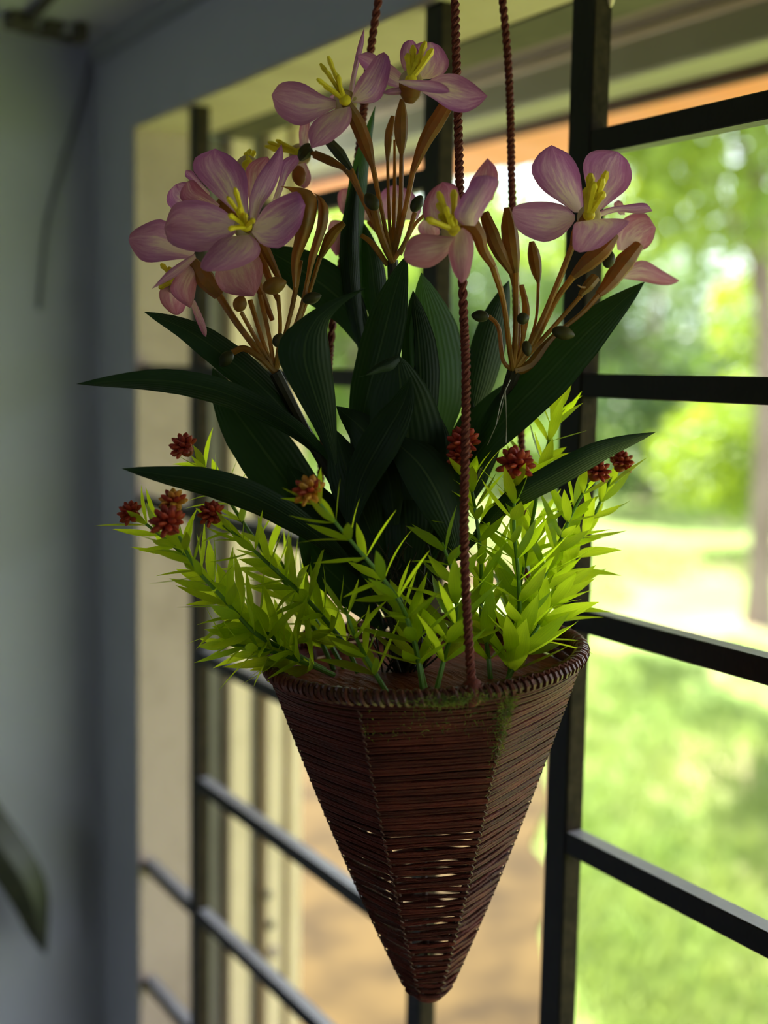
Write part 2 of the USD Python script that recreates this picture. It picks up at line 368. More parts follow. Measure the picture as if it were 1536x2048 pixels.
# dark strip put in for the shadow gap where wall and ceiling meet
obj('trim', join([box(WX0 - 0.012, WX0 - 0.0005, YB, YF - 0.02, ZC - 0.016, ZC)]), 'cord', smooth=False, kind='structure')

# stepped timber frame outside the jamb, each member on its own; recess shade painted as darker tones
win = thing('window', (0.67, YJ, ZS), kind='structure')
for x0, x1, dy, m in ((0.603, 0.632, 0.0, 'recess_shade'), (0.632, 0.660, 0.016, 'cream_paint'), (0.660, 0.681, 0.002, 'recess_shade'), (0.681, 0.705, 0.020, 'cream_paint'), (0.705, 0.716, 0.004, 'dark_frame'), (0.716, 0.735, 0.014, 'cream_paint')):
    obj('frame_strip', box(x0, x1, YJ - e - dy, YJ + 0.004, ZS + e, ZH - e if x0 < 0.65 else Z + 0.343, 0.002), m, win, smooth=False)
obj('head_strip', box(0.604, 0.657, YN, YJ - 0.022, ZH - 0.004, ZH + 0.02, 0.002), 'dark_frame', win, smooth=False)
for py in (1790, 1850, 1905):
    hit = EYE + (lambda r: r * ((YJ - 0.024 - EYE[1]) / r[1]))(FWD + RIGHT * ((541 + (py - 1850) * 0.1 - 768) / FPX) + UP * ((1024 - py) / FPX))
    obj('bolt', ellipsoid(hit, (0, -1, 0), 0.003, 0.0065 if py != 1905 else 0.009, 1), 'dark_frame' if py != 1905 else 'plaster_beige', win)

# ------------------------------------------------------------------ eave outside
obj('soffit', join([box(0.6565, 0.955, -4, 4.5, Z + 0.345, Z + 0.356)]), 'soffit', smooth=False, kind='structure')
bm = thing('eave_beam', (0.93, 0, Z + 0.32), 'olive cream painted timber eave beam running above the window outside', 'beam')
obj('beam', box(0.90, 0.962, -4, 4.5, Z + 0.299, Z + 0.3445, 0.003), 'olive_beam', bm, smooth=False)
obj('top_strip', box(0.893, 0.8995, -4, 4.5, Z + 0.334, Z + 0.3447, 0.0015), 'cream_paint', bm, smooth=False, label='pale strip painting in the highlight along the top of the beam')  # strip put in for the highlight on the beam's top edge
obj('drip_strip', box(0.963, 0.974, -4, 4.5, Z + 0.288, Z + 0.307, 0.0015), 'drip_brown', bm, smooth=False, label='brown strip under the beam')
ys = np.arange(-4, 4.51, 0.02)
prof = 0.003 * np.cos(ys * 2 * np.pi / 0.12)
aw = np.array([(x, y, Z + z + q) for y, q in zip(ys, prof) for x, z in ((0.955, 0.321), (1.065, 0.311), (1.172, 0.302))]); fa = grid_faces(len(ys), 3)
obj('roof_awning', join([(aw, fa[:, ::-1]), (aw + [0, 0, 0.003], fa)]), 'orange_sheet', label='orange corrugated awning sheet beyond the eave beam at the top right', cat='awning')
obj('roof', join([box(XR - 0.3, 0.98, -4.2, 4.5, ZC + 0.125, ZC + 0.165)]), 'soffit', smooth=False, kind='structure')

# ------------------------------------------------------------------ window grille
GX, GY, GZ = 0.525, (0.606, 0.773, 1.215), [Z + z for z in (0.1415, -0.009, -0.1605, -0.312, -0.4565, -0.607, -0.757)]


def grille(name, label, posts, bars, y0, y1):
    g = thing(name, (GX, (y0 + y1) / 2, ZS), label, 'window grille')
    for y in posts:
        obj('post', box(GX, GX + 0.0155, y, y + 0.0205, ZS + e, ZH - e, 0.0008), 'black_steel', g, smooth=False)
        obj('rust_strip', box(GX + 0.0012, GX + 0.0143, y - 0.0006, y + 0.0004, ZS + e + 0.001, ZH - e - 0.001), 'brown_steel', g, smooth=False, label='brown side of the post')
    stubs = (1, 2, 5, 6)
    cuts = sorted([y0, y1] + [c for y in posts for c in (y, y + 0.0205)])
    for z in bars:
        for a, b in zip(cuts[:-1], cuts[1:]):
            if b - a > 0.03 and (name != 'window_grille' or a < GY[2] or y1 < GY[2] or bars.index(z) in stubs):
                h = 0.0075
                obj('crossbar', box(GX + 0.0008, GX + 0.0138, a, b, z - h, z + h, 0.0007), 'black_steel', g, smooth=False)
    return g


grille('window_grille', 'black square-bar window grille behind the basket on its left side, reaching the beige jamb', (GY[1], GY[2]), GZ, GY[1], YJ - e - 0.0005)
grille('window_grille', 'black square-bar window grille at the right in front of the sunny garden', (GY[0], -0.10, -0.55), GZ, YN + 0.001, GY[0] + 0.0205)
# dried paint on the right grille post
dab = obj('paint_dab', ellipsoid((GX + 0.013, GY[0] - 0.0006, Z + 0.235), (0, 0, 1), 0.011, 0.003, 2), 'cream_paint', '/World/window_grille_001', label='dab of cream paint on the post')

# ------------------------------------------------------------------ far wall bits: bracket, cord, trailing leaf
def on_y(px, py, y):
    r = FWD + RIGHT * ((px - 768) / FPX) + UP * ((1024 - py) / FPX)
    return EYE + r * ((y - EYE[1]) / r[1])


def on_z(px, py, z):
    r = FWD + RIGHT * ((px - 768) / FPX) + UP * ((1024 - py) / FPX)
    return EYE + r * ((z - EYE[2]) / r[2])


br = thing('ceiling_bracket', on_z(95, 55, ZC - 0.004), 'dark iron bracket with blocks at the ceiling corner in the top left', 'bracket')
for name, px, py, w, dpt, h in (('block', 40, 58, 0.030, 0.030, 0.016), ('block', 106, 62, 0.022, 0.022, 0.010), ('hook', 160, 84, 0.014, 0.020, 0.020)):
    c = on_z(px, py, ZC - h)
    obj(name, box(c[0] - w / 2, c[0] + w / 2, c[1] - dpt / 2, min(c[1] + dpt / 2, YF - 0.0005), ZC - h, ZC - 0.0002, 0.002), 'iron', br, smooth=False)
a, b = on_z(48, 52, ZC - 0.006), on_z(115, -20, ZC - 0.006)
obj('strap_plate', sweep([a, b], 0.0055, 6), 'iron', br)
a, b = on_z(40, 60, ZC - 0.005), on_z(162, 84, ZC - 0.005)
obj('strap_plate', sweep([a, b], 0.004, 6), 'iron', br)
cd = [on_y(180, 118, YF - 0.004), on_y(160, 210, YF - 0.004), on_y(125, 330, YF - 0.004), on_y(94, 455, YF - 0.004), on_y(78, 620, YF - 0.004)]
obj('wall_cord', sweep(spline(cd, 24), 0.0028, 6), 'cord_grey', label='thin grey cord running down the grey wall from the ceiling corner', cat='cord')

vn = thing('trailing_vine', on_y(-70, 1700, YF - 0.01), 'dark green trailing vine leaf against the grey wall at the lower left edge', 'plant')
vs = [on_y(-120, 1150, YF - 0.006), on_y(-95, 1400, YF - 0.012), on_y(-80, 1600, YF - 0.01), on_y(-60, 1900, YF - 0.006)]
obj('stem', sweep(spline(vs, 16), 0.004, 6), 'vine_leaf', vn)


def wall_leaf(left, right, yd):
    L, R = spline(left, 12), spline(right, 12); s = np.linspace(0, 1, 9)
    v = []
    for i in range(12):
        for k in range(9):
            q = L[i] * (1 - s[k]) + R[i] * s[k]
            v.append(on_y(q[0], q[1], YF - 0.012 - yd * (1 - abs(2 * s[k] - 1)) - 0.05 * math.sin(i / 11 * 2.4)))
    v = np.array(v); f = grid_faces(12, 9)
    return join([(v, f), (v + [0, 0.0012, 0], f[:, ::-1])])


obj('leaf', wall_leaf([(-80, 1600), (-20, 1590), (20, 1640), (60, 1695), (97, 1780), (93, 1912)], [(-80, 1610), (-60, 1700), (-10, 1760), (30, 1820), (60, 1875), (93, 1912)], 0.012), 'vine_leaf', vn)
obj('leaf', wall_leaf([(-90, 1450), (-150, 1480), (-190, 1560), (-200, 1660)], [(-90, 1455), (-90, 1520), (-120, 1600), (-200, 1660)], 0.012), 'vine_leaf', vn)
obj('petiole', sweep(spline([on_y(-78, 1600, YF - 0.01), on_y(-50, 1590, YF - 0.03), on_y(-20, 1640, YF - 0.03)], 8), 0.003, 6), 'vine_leaf', vn)

# ------------------------------------------------------------------ garden
GZ0 = -0.20
n = 70
gx, gy = np.meshgrid(np.linspace(0.74, 60, n), np.linspace(-30, 70, n), indexing='ij')
gz = GZ0 + 0.25 * (meshkit.fbm(np.stack([gx / 7, gy / 7, gx * 0], -1)) - 0.5) * np.clip((gx - 3) / 8, 0, 1)
obj('ground', (np.stack([gx, gy, gz], -1).reshape(-1, 3), grid_faces(n, n)[:, ::-1]), 'lawn', smooth=True, kind='structure')
edge = [(0.76, -1.5), (1.9, 1.6), (2.45, 2.75), (3.1, 3.62), (4.1, 4.85), (4.9, 5.9), (6.3, 7.4), (7.5, 9.6), (7.2, 13), (5.0, 16), (0.76, 17)]
ring = spline(edge, 60)
ring[1:-1] += rng.normal(0, 0.06, (58, 2))
from shapely.geometry import Polygon
poly = Polygon(np.vstack([ring, [0.74, 17.2], [0.74, -1.6]])).buffer(0)
sm = trimesh.creation.extrude_polygon(poly if poly.geom_type == 'Polygon' else max(poly.geoms, key=lambda g: g.area), 0.03, engine='earcut')
sm.apply_translation([0, 0, GZ0 - 0.012])
obj('soil', sm, 'soil', smooth=False, kind='structure')

# grass tufts on the lawn
bl_v, bl_f, k = [], [], 0
for i in range(9000):
    az = yaw + rng.uniform(-0.02, 0.34); r = 2.6 * math.exp(rng.uniform(0, 1.65))
    x, y = r * math.sin(az), r * math.cos(az)
    from_soil = np.interp(x, [p[0] for p in edge[:8]], [p[1] for p in edge[:8]])
    if y > from_soil and x < 7.4:
        continue
    if meshkit.fbm(np.array([x * 0.45, y * 0.45, 3.0])) > 0.56:
        continue
    zz = GZ0 + 0.25 * (meshkit.fbm(np.array([x / 7, y / 7, 0.0])) - 0.5) * min(max((x - 3) / 8, 0), 1) - 0.005
    for j in range(5):
        a = rng.uniform(0, 6.28); h = rng.uniform(0.04, 0.11); o = rng.normal(0, 0.03, 2); w = rng.uniform(0.004, 0.008)
        b0 = np.array([x + o[0], y + o[1], zz]); tip = b0 + [math.cos(a) * h * 0.6, math.sin(a) * h * 0.6, h]
        sd = np.array([-math.sin(a), math.cos(a), 0]) * w
        bl_v += [b0 - sd, b0 + sd, tip]; bl_f.append([k, k + 1, k + 2]); k += 3
obj('grass', (np.array(bl_v), np.array(bl_f)), 'grass_blade', smooth=False, kind='stuff', label='short sunlit grass growing over the lawn beyond the grille', cat='grass')


def leaf_cloud(centres, radii, count, size, gen, floor=None):
    """Many small folded leaves scattered through overlapping clumps."""
    c = np.asarray(centres, float); r = np.asarray(radii, float)
    w = r ** 2; pick = gen.choice(len(c), count, p=w / w.sum())
    d = gen.normal(size=(count, 3)); d /= np.linalg.norm(d, axis=1, keepdims=True)
    p = c[pick] + d * (r[pick] * gen.uniform(0.35, 1, count) ** 0.5)[:, None] * [1, 1, 0.85]
    if floor is not None:
        p[:, 2] = np.maximum(p[:, 2], floor + gen.uniform(0.05, 0.4, count))
    a = gen.normal(size=(count, 3)); a[:, 2] -= 0.5; a /= np.linalg.norm(a, axis=1, keepdims=True)
    b = np.cross(a, gen.normal(size=(count, 3))); b /= np.linalg.norm(b, axis=1, keepdims=True)
    s = size * gen.uniform(0.6, 1.3, count)[:, None]
    nn = np.cross(a, b)
    v = np.stack([p, p + a * s * 0.5 + b * s * 0.26 + nn * s * 0.06, p + a * s, p + a * s * 0.5 - b * s * 0.26 + nn * s * 0.06], 1).reshape(-1, 3)
    q = np.arange(count)[:, None] * 4
    f = np.vstack([q + [0, 1, 2], q + [0, 2, 3]])
    return v, f


def tree(name, label, cat, az_deg, r, trunk_h, crown_r, mat_name, seed, group=None, leaves=5000, leaf=0.13, lean=(0, 0), clumps=9, low=0.35, trunk_r=0.11):
    g = np.random.default_rng(seed)
    az = math.radians(az_deg); base = np.array([r * math.sin(az), r * math.cos(az), GZ0 - 0.08])
    t = thing(name, base, label, cat, group)
    top = base + [lean[0], lean[1], trunk_h]
    obj('trunk', sweep(spline([base, base + [lean[0] * 0.3 + 0.06, lean[1] * 0.3, trunk_h * 0.45], top, top + [0.1, 0, crown_r * 0.5]], 12), np.interp(np.linspace(0, 1, 12), [0, 0.1, 1], [trunk_r * 1.4, trunk_r, trunk_r * 0.4]), 8), 'bark', t)
    cs, rs = [], []
    for i in range(clumps):
        a = g.uniform(0, 6.28); q = crown_r * g.uniform(0.25, 0.8)
        c = top + [math.cos(a) * q, math.sin(a) * q, crown_r * g.uniform(-low, 0.8)]
        cs.append(c); rs.append(crown_r * g.uniform(0.3, 0.55))
        if i < 5:
            obj('branch', sweep(spline([base + (top - base) * g.uniform(0.55, 0.95), (top + c) / 2 + [0, 0, -0.1], c], 8), np.linspace(trunk_r * 0.4, trunk_r * 0.12, 8), 6), 'bark', t)
    obj('foliage', leaf_cloud(cs, rs, leaves, leaf, g, GZ0), mat_name, t, smooth=False, kind='stuff')
    return t


def shrub(label, az_deg, r, h, w, mat_name, seed, group=None, leaves=3500, leaf=0.11):
    g = np.random.default_rng(seed)
    az = math.radians(az_deg); base = np.array([r * math.sin(az), r * math.cos(az), GZ0 - 0.08])
    t = thing('shrub', base, label, 'shrub', group)
    cs, rs = [], []
    for i in range(8):
        c = base + [g.uniform(-w, w) * 0.6, g.uniform(-w, w) * 0.6, h * g.uniform(0.25, 0.8)]
        cs.append(c); rs.append(min(h * 0.4, w * 0.5) * g.uniform(0.7, 1.1))
        if i < 4:
            obj('stem', sweep(spline([base, (base + c) / 2 + [0.05, 0, 0.1], c], 6), np.linspace(0.03, 0.01, 6), 5), 'bark', t)
    obj('foliage', leaf_cloud(cs, rs, leaves, leaf, g, GZ0), mat_name, t, smooth=False, kind='stuff')
    return t


FAR = 'blurred leafy tree in the row at the far side of the lawn'
for i, (az, r, th, cr, mm) in enumerate([(30.5, 18, 2.3, 1.9, 'foliage1'), (44.0, 18.5, 2.3, 1.9, 'foliage0'), (25.0, 25, 2.6, 2.2, 'foliage2'), (36.8, 24, 2.6, 2.2, 'foliage0'), (48.5, 24.5, 2.6, 2.2, 'foliage2'), (31.0, 34, 3.9, 3.0, 'foliage0'), (41.8, 34, 3.9, 3.0, 'foliage2'), (52.6, 34, 3.9, 3.0, 'foliage0')]):
    tree('tree', FAR, 'tree', az, r, th, cr, mm, 40 + i, 'trees in the row beyond the lawn', leaves=7000 if r < 20 else 11000, leaf=0.18, low=0.95, clumps=14 if r < 20 else 30)
for i, (az, r, h, w, mm) in enumerate([(34.0, 20.5, 1.5, 1.1, 'foliage0'), (37.8, 19.0, 1.3, 1.0, 'foliage1'), (38.0, 29, 1.8, 1.3, 'foliage2'), (45.8, 29.5, 1.8, 1.3, 'foliage1'), (53.0, 19.0, 1.3, 1.0, 'foliage1')]):
    shrub('low blurred shrub under the trees at the far side of the lawn', az, r, h, w, mm, 70 + i, 'shrubs under the far trees')
for i, az in enumerate((26.5, 31.8, 37.1, 42.4, 47.7, 53.0)):
    shrub('tall blurred hedge bush at the very back of the garden', az, 42, 3.4, 1.6, ('foliage0', 'foliage2')[i % 2], 120 + i, 'hedge bushes at the back of the garden', leaves=9000, leaf=0.22)
tree('young_tree', 'young tree with bright yellow-green leaves at the right edge, farther off than the slim trunk', 'tree', 50.4, 14.2, 2.0, 1.35, 'foliage4', 95, leaves=6000, leaf=0.13, clumps=10, low=0.9, trunk_r=0.05)
tree('shade_tree', 'nearest tree on the lawn, its straight trunk showing at the right edge', 'tree', 49.25, 9.6, 4.7, 2.25, 'foliage3', 90, leaves=20000, leaf=0.15, lean=(-0.1, 0.3), clumps=24, low=0.5, trunk_r=0.10)

# ------------------------------------------------------------------ hanging basket
C0 = P(850, 1308, 0.680)                         # centre of the rim
TIP = P(857, 1990, 0.706)
RR = 0.0842
AX = TIP - C0; LEN = np.linalg.norm(AX); AX /= LEN
_th = math.radians(4.2)
BA = RIGHT * math.cos(_th) + UP * math.sin(_th)   # rim plane: to the right and a little up
BA = BA - AX * (BA @ AX) * 0.25; BA /= np.linalg.norm(BA)
BB = np.cross(AX, BA); BB = BB * np.sign(BB @ FWD)
BB = BB / np.linalg.norm(BB)
RIBS = np.radians(-25.0 + 360.0 / 7 * np.arange(7))
HALF = math.pi / 7


def cone_pt(th, t, grow=0.0):
    """Point of the basket wall: th from the front towards the right, t from rim 0 to tip 1."""
    k = 0.92 * np.clip((t - 0.01) / 0.10, 0, 1)
    dl = (th - RIBS[0] + HALF) % (2 * HALF) - HALF
    poly = math.cos(HALF) / np.cos(HALF - np.abs(dl))
    rad = (RR * (1 - t) ** 0.97 + 0.0085 * t + 0.002 * np.sin(np.pi * t)) * (1 - k + k * poly) + grow
    th, t, rad = np.broadcast_arrays(th, t, rad)
    return C0 + AX * (t * LEN)[..., None] + rad[..., None] * (np.sin(th)[..., None] * BA - np.cos(th)[..., None] * BB)


bk = thing('hanging_basket', C0, 'dark red-brown cone-shaped wicker basket hanging by cords in front of the window grille', 'hanging basket')
NS = 46
wg = np.random.default_rng(3)
for i in range(NS):
    t = 0.028 + 0.945 * i / (NS - 1)
    low = np.clip((t - 0.34) / 0.16, 0, 1)
    hh = LEN * 0.945 / (NS - 1) / 2 * (wg.uniform(0.93, 1.06) - low * wg.uniform(0.06, 0.5))
    na = 42
    th = RIBS[0] + np.arange(na) / na * 2 * np.pi
    ph = wg.uniform(0, 6.28, 3)
    sagx = np.sin(((th - RIBS[0]) / (2 * HALF) % 1) * np.pi)
    tt = t + (0.0032 * sagx * wg.uniform(-0.6, 1.0) + 0.0018 * np.sin(3 * th + ph[0]) + 0.0012 * np.sin(7 * th + ph[1])) * (0.4 + low)
    thick = 0.0016
    rings = []
    cs = [(-1, 0.0), (-0.75, 0.9), (-0.3, 1.15), (0.0, 0.75), (0.35, 1.15), (0.8, 0.85), (1, 0.0), (0.3, -0.9), (-0.4, -0.9)]
    for a, b in cs:
        rings.append(cone_pt(th, tt + a * hh / LEN * (1 + 0.12 * np.sin(5 * th + ph[2])), 0.0012 + b * thick))
    v = np.stack(rings, 1).reshape(-1, 3); nc = len(cs); f = []
    for p_ in range(na):
        for q_ in range(nc):
            a, b = p_ * nc + q_, p_ * nc + (q_ + 1) % nc
            c, d = ((p_ + 1) % na) * nc + (q_ + 1) % nc, ((p_ + 1) % na) * nc + q_
            f += [[a, b, c], [a, c, d]]
    obj('wicker_strand', (v, np.array(f)), 'wicker', bk, smooth=50)
for th in RIBS:
    ts = np.linspace(0.0, 0.985, 24)
    obj('rib', sweep(cone_pt(np.full(24, th), ts, -0.0009), 0.0016, 6), 'wicker_rib', bk)
    # binding cord that zigzags down each rib
    ts = np.linspace(0.03, 0.95, 150)
    obj('rib_binding', sweep(cone_pt(th + 0.0009 * np.sin(ts * 300) / (1.06 - ts) / 0.085, ts, 0.0026 + 0.0003 * np.cos(ts * 300)), 0.0005, 5), 'wicker_rib', bk)
obj('basket_tip', ellipsoid(C0 + AX * LEN * 0.985, AX, 0.006, 0.0095, 3), 'wicker', bk)
# rim: hoop with a wrapped binding
th = np.linspace(0, 2 * np.pi, 97)
hoop = cone_pt(th, np.full(97, 0.0), 0.001)
rim = obj('rim', sweep(hoop, 0.0028, 8, caps=False), 'wicker_rib', bk)
NW = 132
for i in range(NW):
    a0 = i / NW * 2 * np.pi
    s = np.linspace(-0.2, 1.05, 12); ang = s * 2 * np.pi
    th_ = a0 + (s - 0.4) * 2 * np.pi / NW * 1.7
    pr = 0.0034 + 0.0003 * math.sin(i * 2.7)
    base = cone_pt(th_, np.zeros(12), 0.001)
    out = np.sin(th_)[:, None] * BA - np.cos(th_)[:, None] * BB
    obj('wrap', sweep(base + pr * (np.sin(ang)[:, None] * out - np.cos(ang)[:, None] * AX), 0.0012, 5), 'wrap', rim)
# foam plug under brown netting, filling the upper part
rr = np.linspace(0, 1, 10); ta = np.linspace(0, 2 * np.pi, 49)
top = []
for r_ in rr:
    ring_ = cone_pt(ta, np.full(49, 0.052), -0.004)
    c_ = C0 + AX * (0.052 * LEN)
    hgt = 0.0045 * (1 - r_ ** 2) + 0.0016 * (meshkit.noise(np.stack([np.cos(ta) * r_ * 5 + 9, np.sin(ta) * r_ * 5 + 9, ta * 0], -1)) - 0.5)
    top.append(c_ + (ring_ - c_) * r_ - AX * hgt[:, None])
side = [cone_pt(ta, np.full(49, t_), -0.0022) for t_ in np.linspace(0.056, 0.40, 6)]
v = np.vstack(top + side)
bot = C0 + AX * (0.40 * LEN)
f = grid_faces(16, 49)
v = np.vstack([v, bot]); f = np.vstack([f, [[15 * 49 + k, len(v) - 1, 15 * 49 + k + 1] for k in range(48)]])
obj('foam_plug', (v, f), 'sinamay', bk, smooth=50, label='brown netted foam plug filling the basket')
# torn net frill at the right inside edge
mv, mf, k = [], [], 0
for i in range(2600):
    if rng.random() < 0.55:
        th_, t_ = RIBS[1] + rng.normal(0, 0.028), 0.02 + abs(rng.normal(0, 0.085))
    elif rng.random() < 0.7:
        th_, t_ = rng.normal(0.12, 0.13), rng.normal(0.012, 0.010)
    else:
        th_, t_ = rng.uniform(RIBS[0], RIBS[1]), rng.uniform(0.03, 0.12)
    p0 = cone_pt(np.array(th_), np.array(min(t_, 0.3)), 0.0022 + (0.003 if t_ < 0.02 else 0))
    a = rng.normal(size=3); a /= np.linalg.norm(a); L_ = rng.uniform(0.001, 0.0042)
    w = np.cross(a, FWD); w = w / np.linalg.norm(w) * 0.00022
    mv += [p0 - w, p0 + w, p0 + a * L_ - FWD * 0.0006]; mf.append([k, k + 1, k + 2]); k += 3
obj('moss', (np.array(mv), np.array(mf)), 'moss', bk, smooth=False, kind='stuff', label='yellow-green moss wisps on the basket front')

# three twisted hanging cords that meet at a ceiling hook
HOOK = P(893, -745, 0.672)


def twisted(pts, r=0.0021, pitch=0.0070):
    base = spline(pts, 60)
    L_ = np.sum(np.linalg.norm(np.diff(base, axis=0), axis=1)); n_ = int(L_ / 0.0009)
    base = spline(pts, n_); t = np.gradient(base, axis=0); t /= np.linalg.norm(t, axis=1, keepdims=True)
    a = np.cross(t, FWD); a /= np.linalg.norm(a, axis=1, keepdims=True); b = np.cross(t, a)
    s = np.linspace(0, L_, n_) / pitch * 2 * np.pi
    return [base + r * 0.52 * (np.cos(s + p)[:, None] * a + np.sin(s + p)[:, None] * b) for p in (0, np.pi)]


front_knot = cone_pt(np.array(0.235), np.array(0.0), -0.001)
left_knot = cone_pt(np.array(math.radians(-128)), np.array(0.0), 0.0)
right_knot = cone_pt(np.array(math.radians(130)), np.array(0.0), 0.0)
for pts in ([front_knot, P(929, 1100, 0.606), P(932, 760, 0.619), P(925, 560, 0.627), P(910, 0, 0.648), HOOK],
            [right_knot, P(1040, 820, 0.722), P(1025, 415, 0.708), P(1005, 0, 0.695), HOOK],
            [left_knot, P(661, 690, 0.712), P(684, 520, 0.705), P(718, 300, 0.697), P(757, 0, 0.688), HOOK]):
    rp = holder(bk, 'rope')
    for s in twisted([np.asarray(q) for q in pts]):
        obj('strand', sweep(s, 0.00145, 6), 'rope', rp)
    obj('rope_knot', ellipsoid(np.asarray(pts[0]), (0.4, 0.3, 1), 0.0075, 0.0058, 2), 'rope', bk)
hk = [HOOK + [0, 0, -0.004], HOOK + [0.006, 0, 0.004], HOOK + [0.004, 0, 0.02], [HOOK[0], HOOK[1], ZC + 0.004]]
tag(UsdGeom.Mesh(stage.GetPrimAtPath(obj('ceiling_hook', sweep(spline(hk, 12), 0.002, 6), 'iron'))), 'small iron ceiling hook that the basket cords hang from', 'hook')


# ------------------------------------------------------------------ artificial flower sprays
def petal(par, L, R, d0, d1, bulge=0.004, tilt=0.0, m='petal', **k):
    v, f, uv = blade(L, R, d0, d1, bulge, tilt, **k)
    # a cloth petal has two faces a hair apart only at its rim: one sheet, seen from both sides
    return obj('petal', (v, f), m, par, uv=uv)


def stamens(par, base, tips, d0, d1, w=4.5, m='stamen'):
    for i, (x, y) in enumerate(tips):
        dd = d1 + 0.004 * math.sin(i * 2.1)
        c = px_path([(base[0] + 2 * math.cos(i * 1.9), base[1] + 2 * math.sin(i * 1.9), d0), ((base[0] + x) / 2 + 2 * math.sin(i), (base[1] + y) / 2, (d0 + dd) / 2), (x, y, dd)], 9)
        obj('stamen', sweep(c, np.interp(np.linspace(0, 1, 9), [0, .7, .86, 1], [w * .7, w * 0.6, w * 0.9, w * 0.4]) * PX, 6), m, par)
    obj('flower_centre', ellipsoid(P(base[0], base[1], d0), UP - FWD * 0.5, 11 * PX, 12 * PX, 2), m, par)
    obj('receptacle', ellipsoid(P(base[0], base[1] + 4, d0 + 0.006), FWD + UP * 0.4, 6 * PX, 24 * PX, 2), 'receptacle', par)


def tube_px(name, par, pts, w, m, n=16, sides=8, **k):
    """A stem, calyx or bud on a pixel line with widths (pixels) along it."""
    c = px_path(pts, n)
    dm = np.interp(np.linspace(0, 1, n), np.linspace(0, 1, len(pts)), [q[2] for q in pts])
    r = np.interp(np.linspace(0, 1, n), np.linspace(0, 1, len(w)), w) / 2 * dm / FPX
    return obj(name, sweep(c, r, sides), m, par, **k)


def leaf(par, line, width, d, m='strap', **k):
    v, f, uv = strap_leaf(line, width, d, **k)
    return obj('leaf', (v, f), m, par, uv=uv)


def leaf_edges(par, L, R, d0, d1, m='strap', **k):
    v, f, uv = blade(L, R, d0, d1, nv=20, **k)
    return obj('leaf', (v, f), m, par, uv=uv)


BASE = C0 + AX * (0.05 * LEN)
# ---- left spray
s1 = thing('flower_spray', P(790, 1350, 0.672), 'spray of mauve-pink artificial blossoms leaning left out of the basket', 'artificial flowers')
b = holder(s1, 'blossom')
dA = 0.622
stamens(b, (492, 452), [(470, 376), (455, 394), (458, 430), (507, 440), (458, 458), (478, 415), (490, 428)], dA - 0.004, dA - 0.026, 7)
petal(b, [(470, 425), (425, 385), (392, 350), (385, 330), (394, 312), (430, 297)], [(497, 430), (496, 395), (494, 355), (485, 335), (462, 312), (430, 297)], dA, dA + 0.014, -0.003, 0.002)
petal(b, [(470, 440), (445, 418), (410, 403), (375, 400), (345, 412), (328, 455)], [(472, 465), (455, 480), (420, 500), (385, 503), (340, 487), (328, 455)], dA, dA - 0.006, -0.004, -0.004)
petal(b, [(470, 472), (440, 478), (418, 500), (402, 525), (403, 538), (415, 543)], [(500, 470), (517, 485), (520, 508), (495, 528), (455, 541), (415, 543)], dA, dA - 0.016, 0.004, 0.0)
petal(b, [(508, 450), (525, 420), (545, 402), (575, 388), (597, 384), (611, 410)], [(503, 465), (522, 488), (545, 496), (568, 492), (600, 455), (611, 410)], dA, dA - 0.004, -0.004, 0.004)
petal(b, [(500, 445), (499, 400), (508, 368), (520, 345), (545, 312), (563, 288)], [(512, 448), (525, 412), (547, 380), (562, 342), (567, 310), (563, 288)], dA, dA + 0.006, 0.003, 0.012)
tube_px('calyx', b, [(493, 455, dA), (520, 480, dA + 0.014), (560, 560, dA + 0.03)], [20, 22, 12], 'calyx')
b = holder(s1, 'blossom')
dB = 0.652
petal(b, [(405, 425), (360, 425), (335, 408), (336, 385), (352, 368)], [(405, 400), (385, 372), (372, 364), (365, 364), (352, 368)], dB, dB - 0.004, 0.004)
petal(b, [(430, 425), (390, 410), (362, 400), (362, 380), (375, 363)], [(440, 410), (405, 378), (390, 362), (383, 360), (375, 363)], dB - 0.006, dB - 0.01, 0.004, m='petal_rose')
petal(b, [(420, 400), (385, 365), (370, 352), (372, 340)], [(420, 385), (395, 355), (385, 342), (372, 340)], dB, dB, 0.002)
petal(b, [(545, 400), (558, 360), (562, 325), (580, 312), (594, 310)], [(560, 395), (575, 355), (595, 330), (598, 320), (594, 310)], dB, dB - 0.004, 0.003)
petal(b, [(500, 410), (492, 370), (493, 335), (515, 317), (535, 313)], [(520, 400), (535, 350), (540, 325), (538, 316), (535, 313)], dB, dB, 0.004, m='petal_rose')
stamens(b, (495, 330), [(500, 300), (508, 303), (492, 306)], dB + 0.01, dB + 0.02, 8)
tube_px('calyx', b, [(440, 400, dB), (500, 470, dB + 0.012), (556, 600, dB + 0.014)], [26, 20, 10], 'calyx')
b = holder(s1, 'blossom')
dC = 0.637
petal(b, [(390, 502), (365, 470), (328, 440), (300, 443), (264, 463), (257, 480)], [(385, 515), (345, 520), (290, 524), (265, 500), (257, 480)], dC, dC - 0.012, -0.004, -0.004)
petal(b, [(390, 507), (370, 518), (335, 543), (303, 578)], [(392, 517), (360, 548), (330, 565), (303, 578)], dC - 0.006, dC - 0.02, 0.002, 0.02)
petal(b, [(380, 525), (350, 555), (340, 580), (355, 600), (380, 616)], [(405, 530), (395, 560), (390, 590), (386, 605), (380, 616)], dC + 0.002, dC + 0.004, 0.005, m='petal_rose')
petal(b, [(345, 560), (320, 580), (322, 605), (340, 625), (352, 630)], [(370, 575), (374, 600), (368, 620), (360, 628), (352, 630)], dC + 0.01, dC + 0.012, -0.003, m='petal_rose')
